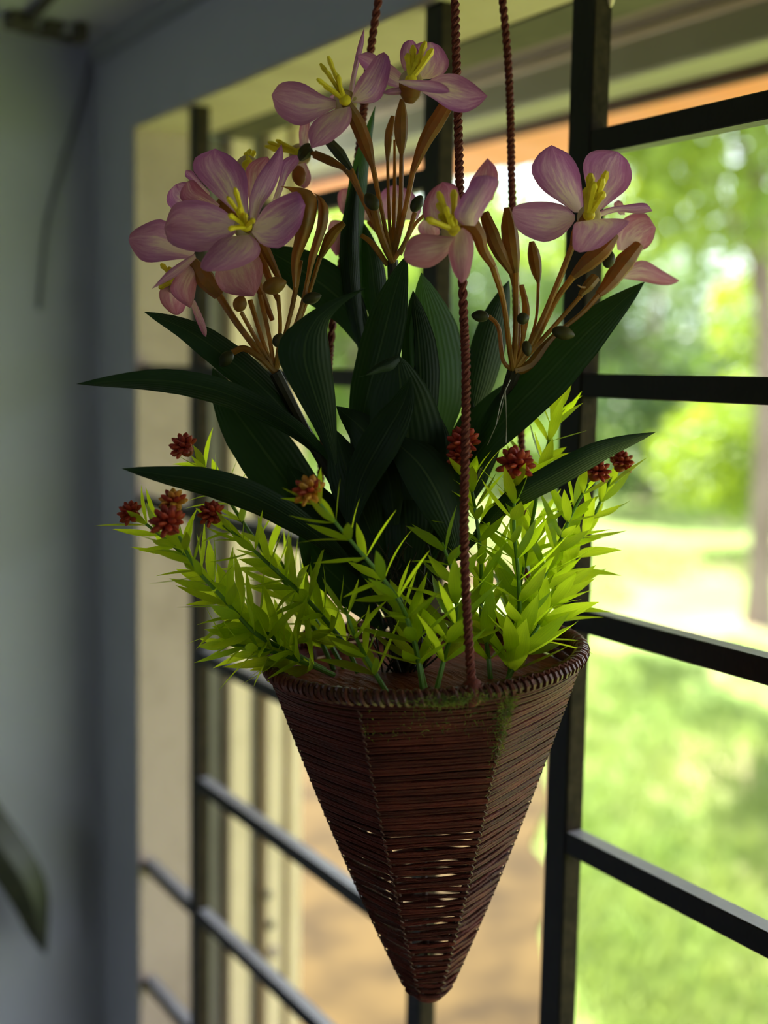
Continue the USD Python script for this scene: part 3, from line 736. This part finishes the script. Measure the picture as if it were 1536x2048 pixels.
petal(b, [(380, 605), (392, 640), (405, 668), (412, 674)], [(390, 600), (408, 640), (414, 662), (412, 674)], dC + 0.006, dC + 0.01, 0.002, 0.01, m='petal_rose')
stamens(b, (352, 560), [(318, 576), (322, 562), (330, 548), (322, 528), (338, 535)], dC + 0.006, dC + 0.008, 7)
tube_px('calyx', b, [(385, 520, dC), (412, 560, dC + 0.004), (438, 590, dC + 0.008)], [18, 40, 24], 'calyx')
b = holder(s1, 'blossom')
petal(b, [(435, 530), (430, 555), (445, 582), (480, 592), (508, 593)], [(510, 500), (524, 525), (525, 550), (518, 575), (508, 593)], 0.640, 0.632, 0.006, m='petal_rose')
tube_px('calyx', b, [(470, 515, 0.642), (510, 560, 0.650), (545, 640, 0.66)], [30, 18, 10], 'calyx')
# trumpet calyxes beside the front blossom
for L, R, d in (([(586, 575), (582, 520), (590, 470), (592, 420), (585, 385), (560, 372)], [(592, 575), (600, 520), (628, 450), (634, 400), (615, 378), (560, 372)], 0.640), ([(612, 560), (618, 510), (634, 450), (636, 400), (628, 386), (620, 384)], [(618, 560), (634, 510), (655, 450), (656, 412), (640, 392), (620, 384)], 0.646)):
    v, f, uv = blade(L, R, d, d - 0.006, 0.010, 0.0)
    obj('calyx', (v, f), 'calyx', s1, uv=uv)
tube_px('bud', s1, [(640, 516, .652), (664, 470, .65), (688, 446, .648)], [10, 26, 12], 'bud')
hub = (550, 745, 0.655)
for pts, w in (([(436, 588, .645), (480, 655, .648), hub], [16, 13, 14]), ([(483, 625, .642), (505, 665, .648), hub], [9, 9, 11]), ([(600, 520, .645), (585, 610, .65), hub], [13, 9, 9]),
               ([(625, 512, .65), (596, 640, .653), hub], [10, 9, 9]), ([(556, 590, .645), (560, 660, .65), hub], [9, 8, 9]), ([(520, 590, .652), (538, 670, .653), hub], [11, 9, 9]),
               ([(500, 600, .65), (525, 680, .652), hub], [11, 9, 9]), ([(640, 516, .655), (600, 640, .658), hub], [9, 8, 8]), ([(464, 706, .648), (488, 697, .648), (520, 716, .65), hub], [13, 14, 12, 12]), ([(608, 600, .65), (585, 665, .652), hub], [9, 8, 8])):
    tube_px('stalk', s1, pts, w, 'stalk', 14, 7)
for (x, y), ax, L_, W_, d, m in (((480, 607), (0.3, 1), 17, 14, .64, 'bud'), ((549, 571), (1, .35), 25, 17, .638, 'bud'), ((452, 718), (-0.8, -1), 19, 13, .645, 'bud_green'), ((557, 680), (0.5, 1), 15, 12, .645, 'bud_green'), ((624, 596), (1, .3), 20, 12, .648, 'bud_green'), ((598, 352), (0.1, -1), 22, 15, .67, 'calyx')):
    obj('bud', ellipsoid(P(x, y, d), RIGHT * ax[0] + UP * ax[1], L_ * PX, W_ * PX, 2, 0.4), m, s1)
for pts in ([hub, (620, 880, .665), (720, 1060, .668), (775, 1200, .672), (798, 1345, .675)],):
    tube_px('stem', s1, pts, [26, 22, 18, 16, 15], 'stem_dark', 24)
leaf(s1, [(655, 920), (540, 790), (450, 712), (370, 658), (287, 623)], 66, [.668, .655, .645], tilt=.012)
leaf(s1, [(690, 960), (600, 865), (480, 798), (380, 768), (280, 760), (152, 768)], 54, [.672, .65, .63, .622], tilt=-.012)
leaf(s1, [(720, 1150), (640, 1075), (530, 1005), (420, 965), (330, 950), (243, 937)], 62, [.672, .64, .62, .615], tilt=-.01)
leaf(s1, [(720, 1130), (610, 1010), (520, 890), (455, 800), (425, 735)], 120, [.676, .672, .672, .676], tilt=.014)
leaf(s1, [(735, 700), (690, 610), (610, 545), (520, 492)], 96, [.69, .68, .672])
leaf_edges(s1, [(668, 935), (625, 850), (580, 770), (556, 715), (560, 680), (585, 650), (650, 606), (734, 574)], [(674, 925), (672, 810), (662, 720), (655, 655), (668, 628), (690, 605), (712, 590), (734, 574)], 0.640, 0.606, bulge=0.006)
leaf(s1, [(760, 1110), (720, 1010), (690, 930), (672, 860)], 90, [.668, .66, .655])
leaf(s1, [(740, 1120), (680, 1060), (620, 1000), (575, 930)], 84, [.672, .668, .664])

# ---- top spray
s2 = thing('flower_spray', P(800, 1352, 0.668), 'tallest spray of mauve-pink artificial blossoms standing upright in the middle of the basket', 'artificial flowers')
b = holder(s2, 'blossom')
dE = 0.632
stamens(b, (690, 200), [(656, 112), (640, 127), (634, 158), (668, 142), (647, 170), (676, 150), (652, 140)], dE - 0.004, dE - 0.012, 6.5)
petal(b, [(672, 200), (645, 190), (610, 168), (582, 162), (558, 168), (543, 190)], [(672, 215), (640, 232), (615, 248), (590, 250), (555, 227), (543, 190)], dE, dE - 0.012, -0.004, -0.003)
petal(b, [(672, 218), (640, 232), (622, 250), (616, 270), (623, 297)], [(700, 213), (704, 230), (695, 255), (660, 285), (623, 297)], dE - 0.002, dE - 0.018, 0.004)
petal(b, [(702, 200), (714, 165), (735, 135), (752, 112), (768, 104)], [(703, 206), (745, 206), (766, 190), (780, 145), (779, 116), (768, 104)], dE, dE - 0.008, -0.005, 0.004)
petal(b, [(695, 200), (703, 150), (716, 90), (729, 54)], [(706, 195), (713, 150), (727, 90), (729, 54)], dE + 0.004, dE + 0.02, 0.002, 0.02)
petal(b, [(680, 205), (668, 200), (658, 194)], [(690, 196), (672, 186), (658, 194)], dE + 0.004, dE + 0.016, 0.002)
tube_px('calyx', b, [(692, 206, dE), (712, 240, dE + 0.008), (730, 285, dE + 0.014), (746, 335, dE + 0.018)], [22, 32, 30, 10], 'calyx')
b = holder(s2, 'blossom')
dF = 0.628
stamens(b, (822, 160), [(851, 84), (826, 92), (865, 98), (839, 108), (850, 115), (834, 125), (815, 108)], dF - 0.002, dF + 0.004, 9)
petal(b, [(825, 158), (812, 140), (820, 100), (840, 85), (862, 84)], [(860, 158), (885, 150), (898, 130), (893, 110), (880, 92), (862, 84)], dF + 0.008, dF + 0.018, -0.005)
petal(b, [(815, 155), (803, 130), (800, 105), (808, 85), (820, 80)], [(840, 150), (838, 110), (834, 92), (828, 82), (820, 80)], dF + 0.008, dF + 0.02, -0.003)
petal(b, [(845, 168), (880, 150), (912, 148), (945, 165), (975, 192)], [(845, 185), (870, 200), (900, 220), (930, 225), (957, 212), (975, 192)], dF + 0.002, dF - 0.006, 0.004, -0.004)
petal(b, [(795, 160), (830, 160), (870, 162), (893, 172), (900, 184)], [(800, 167), (830, 179), (865, 186), (887, 187), (900, 184)], dF - 0.008, dF - 0.026, 0.002, 0.01)
petal(b, [(820, 165), (790, 135), (760, 115), (735, 104), (713, 112)], [(820, 178), (780, 172), (745, 150), (725, 135), (713, 112)], dF + 0.006, dF + 0.016, 0.004)
petal(b, [(820, 172), (790, 175), (775, 179), (763, 186)], [(825, 186), (795, 190), (778, 190), (763, 186)], dF + 0.004, dF, 0.003)
tube_px('calyx', b, [(822, 168, dF), (820, 190, dF + 0.004), (818, 204, dF + 0.006)], [48, 46, 22], 'calyx')
tube_px('bud', s2, [(803, 308, .65), (802, 255, .646), (804, 199, .644)], [9, 24, 28, 23, 9], 'bud')
tube_px('bud', s2, [(775, 322, .656), (777, 275, .654), (786, 232, .652)], [6, 14, 17, 9], 'bud')
tube_px('calyx', s2, [(826, 342, .652), (850, 283, .646), (880, 232, .642), (893, 210, .64)], [13, 25, 34, 30], 'calyx')
tube_px('bud', s2, [(702, 338, .646), (678, 306, .643), (655, 280, .64)], [10, 24, 18], 'bud_green')
tube_px('bud', s2, [(692, 338, .66), (660, 322, .66), (628, 308, .66)], [8, 18, 16], 'calyx')
hub = (785, 525, 0.662)
for pts, w in (([(746, 335, .65), (765, 430, .656), hub], [11, 9, 9]), ([(803, 308, .652), (800, 420, .658), hub], [9, 10, 11]), ([(775, 322, .657), (778, 430, .66), hub], [6, 7, 8]), ([(826, 342, .653), (808, 430, .658), hub], [12, 10, 9]),
               ([(702, 338, .648), (740, 430, .654), hub], [11, 9, 9]), ([(692, 340, .66), (735, 410, .663), (770, 500, .664), hub], [8, 9, 9, 9]), ([(789, 280, .656), (789, 400, .66), hub], [5, 9, 10]), ([(830, 425, .652), (812, 480, .657), hub], [10, 9, 9]), ([(848, 430, .652), (826, 455, .656), (800, 510, .66)], [7, 8, 8]),
               ([(722, 470, .658), (745, 488, .66), (775, 530, .664)], [9, 13, 10]), ([(748, 415, .65), (762, 470, .656), hub], [18, 15, 13])):
    tube_px('stalk', s2, pts, w, 'stalk', 14, 7)
for (x, y), ax, L_, W_, d in (((743, 403), (-0.7, 1), 20, 14, .646), ((834, 407), (0.6, 1), 19, 12, .646)):
    obj('bud', ellipsoid(P(x, y, d), RIGHT * ax[0] + UP * ax[1], L_ * PX, W_ * PX, 2, 0.3), 'bud_green', s2)
b = holder(s2, 'blossom')
dJ = 0.70
for L, R, m in (([(705, 435), (682, 425), (675, 395), (682, 378), (695, 376)], [(725, 435), (718, 395), (707, 380), (702, 377), (695, 376)], 'petal_rose'), ([(700, 445), (665, 440), (655, 460), (658, 490), (672, 512)], [(715, 450), (698, 490), (688, 504), (672, 512)], 'petal_rose'),
                ([(765, 440), (756, 410), (765, 382), (790, 368)], [(835, 440), (842, 415), (825, 385), (790, 368)], 'petal'), ([(845, 440), (835, 455), (845, 475), (862, 480)], [(875, 445), (880, 465), (874, 474), (862, 480)], 'petal_rose'), ([(720, 440), (722, 418), (730, 410), (738, 408)], [(757, 442), (757, 422), (748, 412), (738, 408)], 'petal_rose')):
    petal(b, L, R, dJ, dJ + 0.006, 0.004, m=m)
tube_px('calyx', b, [(745, 440, dJ), (770, 480, .69), (785, 530, .675)], [26, 12, 9], 'calyx')
b = holder(s2, 'blossom')
dK = 0.682
stamens(b, (600, 306), [(536, 284), (541, 298), (552, 280), (530, 292), (545, 288), (556, 296)], dK, dK + 0.004, 6)
petal(b, [(600, 300), (598, 262), (606, 235), (614, 226)], [(616, 300), (619, 262), (619, 240), (614, 226)], dK - 0.002, dK - 0.006, 0.002, m='petal_rose')
petal(b, [(588, 330), (592, 358), (600, 372), (608, 378)], [(612, 325), (622, 352), (618, 370), (608, 378)], dK, dK + 0.004, 0.003, m='petal_rose')
tube_px('calyx', b, [(600, 318, dK), (614, 300, dK - 0.004), (622, 296, dK - 0.004)], [14, 30, 22], 'bud_green')
tube_px('stalk', b, [(622, 305, dK - .004), (690, 340, .67), (740, 430, .668), (785, 525, .666)], [10, 9, 9, 9], 'stalk')
tube_px('stem', s2, [(785, 520, .664), (788, 620, .668), (792, 760, .67), (796, 1000, .672), (802, 1345, .676)], [22, 20, 20, 22, 22], 'stem_dark', 24)
leaf(s2, [(742, 730), (716, 600), (706, 470), (722, 330), (751, 211)], 42, [.69, .685, .678, .672], tilt=.006, m='strap_backlit')
leaf(s2, [(735, 740), (712, 640), (700, 540), (700, 450), (716, 330)], 40, [.684, .68, .674, .670])
leaf(s2, [(768, 700), (752, 600), (742, 520), (724, 440)], 52, [.69, .688, .684])
leaf(s2, [(712, 930), (728, 820), (762, 690), (788, 590), (814, 508)], 86, [.66, .652, .646], tilt=-.008)
leaf(s2, [(862, 930), (880, 790), (868, 670), (842, 545)], 112, [.674, .668, .664], tilt=.02, m='strap_backlit')
leaf(s2, [(835, 930), (842, 800), (838, 690), (826, 580)], 78, [.668, .662, .66])
leaf_edges(s2, [(770, 1000), (742, 880), (742, 800), (765, 745), (782, 722), (797, 711)], [(880, 1000), (890, 880), (868, 798), (838, 750), (815, 724), (797, 711)], 0.660, 0.628, bulge=0.005)
leaf_edges(s2, [(797, 711), (772, 718), (745, 734), (728, 752), (715, 752)], [(800, 722), (785, 740), (762, 745), (740, 750), (715, 752)], 0.628, 0.612, bulge=0.003)
leaf(s2, [(700, 1060), (722, 960), (770, 870), (805, 810), (823, 752)], 80, [.65, .64, .632, .63], tilt=-.01)
leaf(s2, [(790, 1050), (775, 950), (735, 870), (672, 812)], 82, [.66, .65, .645])
leaf(s2, [(920, 1120), (890, 1020), (840, 930), (765, 862)], 100, [.64, .638, .642], tilt=.01)
leaf(s2, [(830, 1120), (845, 1010), (868, 900), (872, 820)], 96, [.676, .67, .668])
leaf(s2, [(760, 1130), (752, 1020), (770, 900), (800, 800)], 100, [.68, .678, .676])

# ---- right spray
s3 = thing('flower_spray', P(812, 1352, 0.664), 'spray of pink artificial blossoms leaning right in front of the grille post', 'artificial flowers')
b = holder(s3, 'blossom')
dG = 0.604
stamens(b, (908, 460), [(876, 383), (874, 406), (853, 438), (908, 379), (878, 427), (890, 412), (898, 430)], dG - 0.002, dG - 0.008, 9)
petal(b, [(895, 462), (862, 450), (847, 430), (848, 405), (862, 380), (885, 364)], [(925, 455), (922, 410), (914, 374), (905, 368), (895, 365), (885, 364)], dG + 0.004, dG + 0.012, -0.004, m='petal_rose')
petal(b, [(925, 450), (908, 430), (920, 400), (940, 368), (950, 354), (972, 350)], [(950, 452), (967, 425), (990, 385), (998, 367), (994, 356), (972, 350)], dG - 0.004, dG - 0.016, 0.006, m='petal')
petal(b, [(940, 420), (937, 372), (955, 340), (975, 316)], [(985, 400), (996, 360), (992, 335), (975, 316)], dG + 0.004, dG + 0.004, -0.004, m='petal_rose')
petal(b, [(910, 475), (870, 470), (838, 468), (815, 482), (806, 510)], [(910, 485), (890, 515), (860, 535), (830, 534), (812, 524), (806, 510)], dG, dG - 0.012, 0.003, m='petal_rose')
petal(b, [(908, 475), (898, 495), (898, 515), (907, 545), (923, 567)], [(925, 455), (942, 468), (948, 495), (943, 530), (936, 555), (923, 567)], dG - 0.004, dG - 0.014, 0.004, 0.004, m='petal_rose')
tube_px('calyx', b, [(935, 440, dG + .002), (957, 470, dG + 0.004), (966, 500, dG + 0.008), (985, 530, dG + .014)], [40, 30, 22, 15], 'calyx')
b = holder(s3, 'blossom')
dH = 0.632
stamens(b, (1178, 430), [(1181, 347), (1214, 342), (1205, 356), (1196, 372), (1174, 375), (1188, 365), (1208, 384), (1190, 392)], dH - 0.004, dH - 0.014, 11)
petal(b, [(1148, 425), (1120, 405), (1085, 380), (1065, 350), (1064, 330), (1080, 305), (1103, 290)], [(1168, 425), (1165, 385), (1158, 340), (1140, 310), (1122, 299), (1103, 290)], dH, dH + 0.012, -0.004)
petal(b, [(1185, 420), (1172, 370), (1166, 330), (1178, 306), (1205, 299), (1235, 303)], [(1195, 425), (1225, 402), (1255, 377), (1264, 352), (1256, 322), (1235, 303)], dH, dH + 0.012, -0.006)
petal(b, [(1150, 430), (1130, 412), (1100, 404), (1060, 404), (1030, 412), (1024, 425)], [(1150, 440), (1140, 455), (1118, 475), (1085, 484), (1045, 468), (1030, 450), (1024, 425)], dH, dH - 0.012, -0.004)
petal(b, [(1165, 442), (1148, 448), (1145, 475), (1147, 498), (1160, 505)], [(1205, 437), (1240, 437), (1259, 443), (1235, 468), (1197, 497), (1160, 505)], dH - 0.004, dH - 0.022, 0.003)
petal(b, [(1190, 428), (1215, 416), (1250, 410), (1290, 406), (1305, 422)], [(1200, 434), (1235, 424), (1270, 427), (1290, 426), (1305, 422)], dH + 0.004, dH + 0.012, 0.003, 0.012)
tube_px('calyx', b, [(1178, 436, dH), (1155, 462, dH + 0.01), (1146, 490, dH + 0.015)], [34, 24, 14], 'calyx')
b = holder(s3, 'blossom')
dI = 0.685
petal(b, [(1235, 500), (1232, 460), (1255, 432), (1290, 426), (1312, 456)], [(1268, 505), (1292, 497), (1306, 480), (1312, 456)], dI, dI - 0.004, 0.005, m='petal_rose')
petal(b, [(1240, 552), (1265, 527), (1290, 521), (1325, 541), (1359, 561)], [(1240, 556), (1280, 562), (1320, 570), (1345, 569), (1359, 561)], dI + 0.01, dI + 0.03, 0.004, m='petal_rose')
petal(b, [(1240, 430), (1230, 418), (1228, 406), (1236, 400)], [(1250, 430), (1248, 414), (1244, 404), (1236, 400)], dI, dI, 0.002, m='petal_rose')
tube_px('calyx', b, [(1278, 490, dI - .006), (1245, 530, dI - .008), (1215, 570, dI - .012), (1196, 590, dI - .015)], [22, 40, 34, 14], 'calyx')
tube_px('calyx', s3, [(1232, 470, .652), (1205, 500, .652), (1170, 530, .654), (1146, 553, .656)], [16, 36, 34, 15], 'calyx')
tube_px('bud', s3, [(1031, 545, .645), (1022, 490, .641), (1014, 415, .638)], [14, 30, 35, 32, 12], 'bud')
tube_px('bud', s3, [(1077, 566, .66), (1071, 530, .658), (1063, 483, .656)], [6, 20, 26, 24, 10], 'bud')
tube_px('calyx', s3, [(1022, 545, .645), (992, 490, .638), (968, 425, .634)], [12, 28, 32, 20], 'calyx')
tube_px('bud', s3, [(1160, 590, .66), (1178, 570, .662), (1190, 556, .664)], [10, 24, 22], 'bud', label='torn orange-brown bud tip')
tube_px('petal_scrap', s3, [(1172, 575, .66), (1162, 574, .657), (1155, 570, .655)], [6, 4, 2], 'stalk')
hub = (1026, 742, 0.658)
for pts, w in (([(985, 530, .62), (1006, 600, .636), (1018, 690, .65), hub], [15, 11, 11, 11]), ([(1022, 545, .646), (1032, 590, .65), (1036, 660, .655), hub], [10, 9, 9, 9]), ([(1031, 545, .646), (1032, 640, .652), hub], [14, 12, 12]), ([(1077, 566, .66), (1072, 640, .66), (1052, 700, .66), hub], [7, 6, 7, 8]),
               ([(1146, 490, .65), (1110, 580, .655), (1070, 670, .658), hub], [13, 12, 12, 12]), ([(1146, 553, .656), (1112, 600, .658), (1066, 690, .66), hub], [14, 11, 12, 12]), ([(1163, 590, .662), (1110, 650, .662), (1060, 705, .66), hub], [9, 9, 10, 12]), ([(1196, 590, .67), (1165, 625, .668), (1100, 680, .665), (1060, 730, .662), hub], [12, 10, 12, 24, 20]),
               ([(977, 632, .65), (997, 655, .652), (1006, 720, .656), hub], [9, 9, 9, 9]), ([(1045, 645, .652), (1044, 690, .656), hub], [8, 8, 8]), ([(1043, 570, .66), (1052, 620, .66), (1046, 680, .66)], [10, 16, 8])):
    tube_px('stalk', s3, pts, w, 'stalk', 14, 7)
for (x, y), ax, L_, W_, d in (((960, 632), (-1, .1), 18, 12, .646), ((1046, 637), (1, .2), 13, 12, .646), ((1127, 666), (1, -.25), 24, 14, .652), ((1054, 697), (.2, -1), 16, 10, .648), ((1218, 519), (.3, 1), 18, 13, .66)):
    obj('bud', ellipsoid(P(x, y, d), RIGHT * ax[0] + UP * ax[1], L_ * PX, W_ * PX, 2, 0.35), 'bud_green', s3)
tube_px('stem', s3, [(1030, 738, .66), (1008, 800, .662), (950, 950, .666), (870, 1150, .67), (814, 1345, .674)], [30, 18, 20, 18, 18], 'stem_dark', 24)
for k, pts in enumerate(([(1012, 775, .655), (1000, 830, .652), (975, 890, .65)], [(1010, 780, .653), (1013, 840, .65), (1012, 885, .648)], [(1020, 760, .655), (1003, 800, .652), (992, 850, .65)])):
    tube_px('wire', s3, pts, [3, 2.2, 2], 'wire' if 'wire' in M else 'cord', 10, 5)
leaf(s3, [(935, 870), (960, 760), (988, 650), (1018, 560)], 70, [.69, .684, .68], tilt=.01)
leaf(s3, [(895, 985), (1000, 850), (1090, 755), (1180, 660), (1290, 563)], 100, [.672, .655, .66, .675], tilt=-.016)
leaf(s3, [(930, 1100), (1010, 1010), (1110, 950), (1210, 898), (1312, 864)], 52, [.672, .64, .632, .64], tilt=.01)
leaf(s3, [(900, 1060), (930, 960), (965, 860), (1005, 770)], 96, [.684, .682, .68])
leaf(s3, [(860, 1120), (900, 1000), (930, 890), (945, 800)], 90, [.688, .686, .684])
leaf(s1, [(770, 1260), (700, 1180), (640, 1120), (600, 1040)], 80, [.676, .68, .682])
leaf(s2, [(790, 1250), (760, 1150), (720, 1040), (700, 960)], 86, [.686, .688, .69])
leaf(s3, [(820, 1240), (850, 1140), (890, 1060), (910, 960)], 80, [.686, .688, .69])
leaf(s2, [(800, 1200), (812, 1080), (806, 960), (790, 880)], 96, [.67, .668, .668])
# loose dark florist wire round the stems above the foam
for k in range(34):
    g = np.random.default_rng(200 + k)
    x0 = g.uniform(765, 845); pts = [(x0, 1345, .672 + g.uniform(-.012, .012))]
    for j in range(5):
        pts.append((x0 + g.normal(0, 22) - j * 3, 1345 - (j + 1) * g.uniform(40, 62), .672 + g.uniform(-.016, .016)))
    tube_px('wire', (s1, s2, s3)[k % 3], pts, [4.5, 3.5, 3], 'stem_dark', 26, 5)

# ------------------------------------------------------------------ lime sprigs
lg = np.random.default_rng(11)


def sprig(label, pts, heads=(), w=11, node=40, length=(52, 96), width=20, start=0.05, spread=(34, 62), seed=0, tip_scale=0.62):
    g = np.random.default_rng(500 + seed)
    q = [p for p in pts][::-1]                         # from the base in the foam to the tip
    c = px_path(q, 40)
    t = thing('lime_sprig', c[0], label, 'artificial sprig', None)
    obj('stem', sweep(c, np.linspace(w, w * 0.55, 40) / 2 * PX, 7), 'lime_stem', t)
    seg = np.r_[0, np.cumsum(np.linalg.norm(np.diff(c, axis=0), axis=1))]; L_ = seg[-1]
    tg = np.gradient(c, axis=0); tg /= np.linalg.norm(tg, axis=1, keepdims=True)
    s, k, rot = L_ * start + 0.010, 0, g.uniform(0, 6.28)
    while s < L_ - 0.001:
        i = min(np.searchsorted(seg, s), 39); u = s / L_
        ax = tg[i]; a = np.cross(ax, [0.3, 0.7, 0.2]); a /= np.linalg.norm(a); b2 = np.cross(ax, a)
        cnt = 4
        for j in range(cnt):
            if g.random() < 0.06:
                continue
            an = rot + j * 2 * np.pi / cnt + g.normal(0, 0.18)
            rad = np.cos(an) * a + np.sin(an) * b2
            ang = math.radians(g.uniform(*spread)) * (1.0 if u < 0.85 else 0.75)
            ll = 1.42 * g.uniform(*length) * (1 - (1 - tip_scale) * u ** 1.5) * PX
            ww = 1.45 * width * g.uniform(0.75, 1.25) * (1 - 0.5 * u) * PX
            cv = g.uniform(-0.35, 0.55)
            n_ = 7; x = np.linspace(0, 1, n_)
            dirs = ax * math.cos(ang) + rad * math.sin(ang); upn = np.cross(np.cross(dirs, rad), dirs) * 1.0
            nn = -(ax - dirs * (ax @ dirs)); nn /= np.linalg.norm(nn)
            mid = c[i] + rad * w * 0.25 * PX + dirs * (ll * x)[:, None] + nn * (ll * cv * 0.45 * x ** 2)[:, None]
            side = np.cross(dirs, nn); side /= np.linalg.norm(side)
            tw = g.normal(0, 0.25); side = side * math.cos(tw) + nn * math.sin(tw)
            prof = np.array([0.28, 0.72, 0.98, 1.0, 0.78, 0.42, 0.0]) * ww / 2
            v = np.stack([mid - side * prof[:, None], mid + nn * (0.16 * prof)[:, None], mid + side * prof[:, None]], 1).reshape(-1, 3)
            uv = np.stack(np.broadcast_arrays(np.array([0, .5, 1])[None], x[:, None]), -1).reshape(-1, 2)
            obj('leaf', (v, grid_faces(n_, 3)), 'lime', t, uv=uv)
        s += node * PX * g.uniform(0.85, 1.15) * (1.0 if u < 0.75 else 0.8); rot += math.pi / cnt + g.normal(0, 0.1)
    for hx, hy, hd, hr, mm in heads:
        hp = P(hx, hy, hd); h = holder(t, 'flower_head')
        ax = hp - c[-1]; ax = ax / np.linalg.norm(ax) if np.linalg.norm(ax) > 1e-4 else tg[-1]
        ax = ax * 0.5 + tg[-1] * 0.5 - FWD * 0.15; ax /= np.linalg.norm(ax)
        obj('head_core', ellipsoid(hp - ax * hr * 0.25 * PX, ax, hr * 0.55 * PX, hr * 0.5 * PX, 1), mm, h)
        n_ = 24
        for j in range(n_):
            zz = 1 - 1.35 * (j + 0.5) / n_; an = j * 2.39996
            r_ = math.sqrt(max(0, 1 - zz * zz))
            a = np.cross(ax, [0.2, 0.3, 0.9]); a /= np.linalg.norm(a); b2 = np.cross(ax, a)
            dr = ax * zz + r_ * (math.cos(an) * a + math.sin(an) * b2)
            s0 = hp + dr * hr * 0.30 * PX
            mj = mm if mm != 'floret_orange' or j % 3 else 'floret_red'
            obj('floret', sweep([s0, s0 + dr * hr * 0.38 * PX, s0 + dr * hr * 0.66 * PX, s0 + dr * hr * 0.80 * PX], np.array([5.0, 8.0, 6.0, 0.8]) * hr / 30 * PX, 6, 0.6), mj, h, smooth=True)
    return t


FO, FR = 'floret_orange', 'floret_red'
sprig('long lime sprig at the left tipped with a dark red and an orange head together', [(358, 1072, .612), (391, 1135, .618), (445, 1195, .626), (510, 1265, .64), (570, 1300, .655), (640, 1335, .665)],
      [(336, 1046, .606, 34, FR), (347, 1006, .612, 27, FO)], seed=1, length=(62, 108), width=22)
sprig('lime sprig whose orange-red flower head is the leftmost of all', [(292, 1048, .632), (345, 1090, .636), (410, 1150, .645), (490, 1230, .655), (580, 1300, .668), (650, 1340, .675)], [(262, 1028, .63, 25, FR)], seed=2, length=(66, 112), width=23)
sprig('shadowed lime sprig at the left with a small dark red head under the drooping leaf', [(446, 1050, .628), (490, 1085, .634), (545, 1135, .642), (615, 1200, .655), (690, 1290, .668), (715, 1345, .673)], [(424, 1030, .625, 27, FR)], seed=3, length=(60, 100), width=20)
sprig('lime sprig at the left with the highest dark red head, above the drooping dark leaf', [(393, 918, .668), (432, 962, .67), (490, 1050, .674), (560, 1150, .68), (630, 1260, .686), (668, 1340, .69)], [(368, 895, .666, 29, FR)], seed=4, length=(62, 108), width=22)
sprig('front lime sprig with an orange-yellow head against the black leaves', [(640, 1008, .598), (700, 1080, .602), (760, 1150, .608), (802, 1210, .612), (830, 1290, .618), (848, 1396, .622)], [(619, 985, .595, 31, FO)], seed=5, length=(66, 100), width=19, node=52, spread=(38, 70))
sprig('low lime sprig spreading left over the basket edge', [(452, 1288, .64), (510, 1296, .642), (565, 1310, .648), (620, 1330, .655), (668, 1350, .664)], [], seed=6, length=(70, 110), width=22, node=34)
sprig('small lime sprig at the front left of the basket foam', [(690, 1215, .612), (705, 1260, .614), (735, 1320, .617), (778, 1392, .622)], [], seed=7, length=(60, 92), width=22)
sprig('green lime sprig directly behind the front cord with two coral red heads', [(938, 950, .645), (952, 1030, .648), (962, 1120, .65), (962, 1220, .652), (975, 1300, .652), (984, 1386, .65)], [(927, 886, .640, 33, FR), (920, 916, .644, 26, FR)], seed=8, length=(70, 116), width=25)
sprig('bright lime sprig right of the cord with a single large red head', [(1030, 962, .636), (1028, 1060, .64), (1037, 1160, .645), (1036, 1260, .648), (1010, 1388, .65)], [(1031, 931, .632, 37, FR)], seed=9, length=(72, 118), width=26)
sprig('tallest lime sprig with a bare tip in front of the grille post', [(1118, 800, .668), (1104, 860, .668), (1085, 930, .668), (1065, 1040, .67), (1040, 1170, .672), (1010, 1350, .675)], [], seed=10, length=(72, 118), width=24, start=0.1)
sprig('lime sprig behind the right-hand dark leaf with an orange-edged red head', [(1176, 968, .655), (1145, 1025, .658), (1110, 1105, .662), (1072, 1190, .665), (1030, 1310, .668), (1015, 1360, .67)], [(1194, 944, .652, 28, FR)], seed=11, length=(74, 120), width=26)
sprig('lime sprig whose red head is the rightmost of all', [(1222, 955, .678), (1186, 1035, .68), (1128, 1145, .682), (1070, 1250, .682), (1030, 1340, .682)], [(1243, 927, .676, 26, FR)], seed=12, length=(78, 122), width=27)
sprig('small shadowed lime sprig at the front left of the cord', [(884, 1085, .628), (905, 1150, .628), (912, 1230, .626), (890, 1310, .624), (872, 1384, .622)], [], seed=13, length=(70, 110), width=27)
sprig('short bright lime sprig at the right inside edge of the basket', [(1105, 1205, .66), (1075, 1255, .655), (1040, 1310, .65), (1004, 1384, .645)], [], seed=14, length=(80, 124), width=30)
sprig('short shadowed lime sprig in the middle of the foam beside the dark wires', [(800, 1195, .63), (822, 1250, .63), (838, 1320, .63), (850, 1375, .632)], [], seed=15, length=(64, 100), width=24)
sprig('lime sprig at the back of the foam between the left spray stems', [(560, 1120, .69), (600, 1190, .69), (650, 1270, .69), (690, 1340, .69)], [], seed=16, length=(60, 100), width=20)
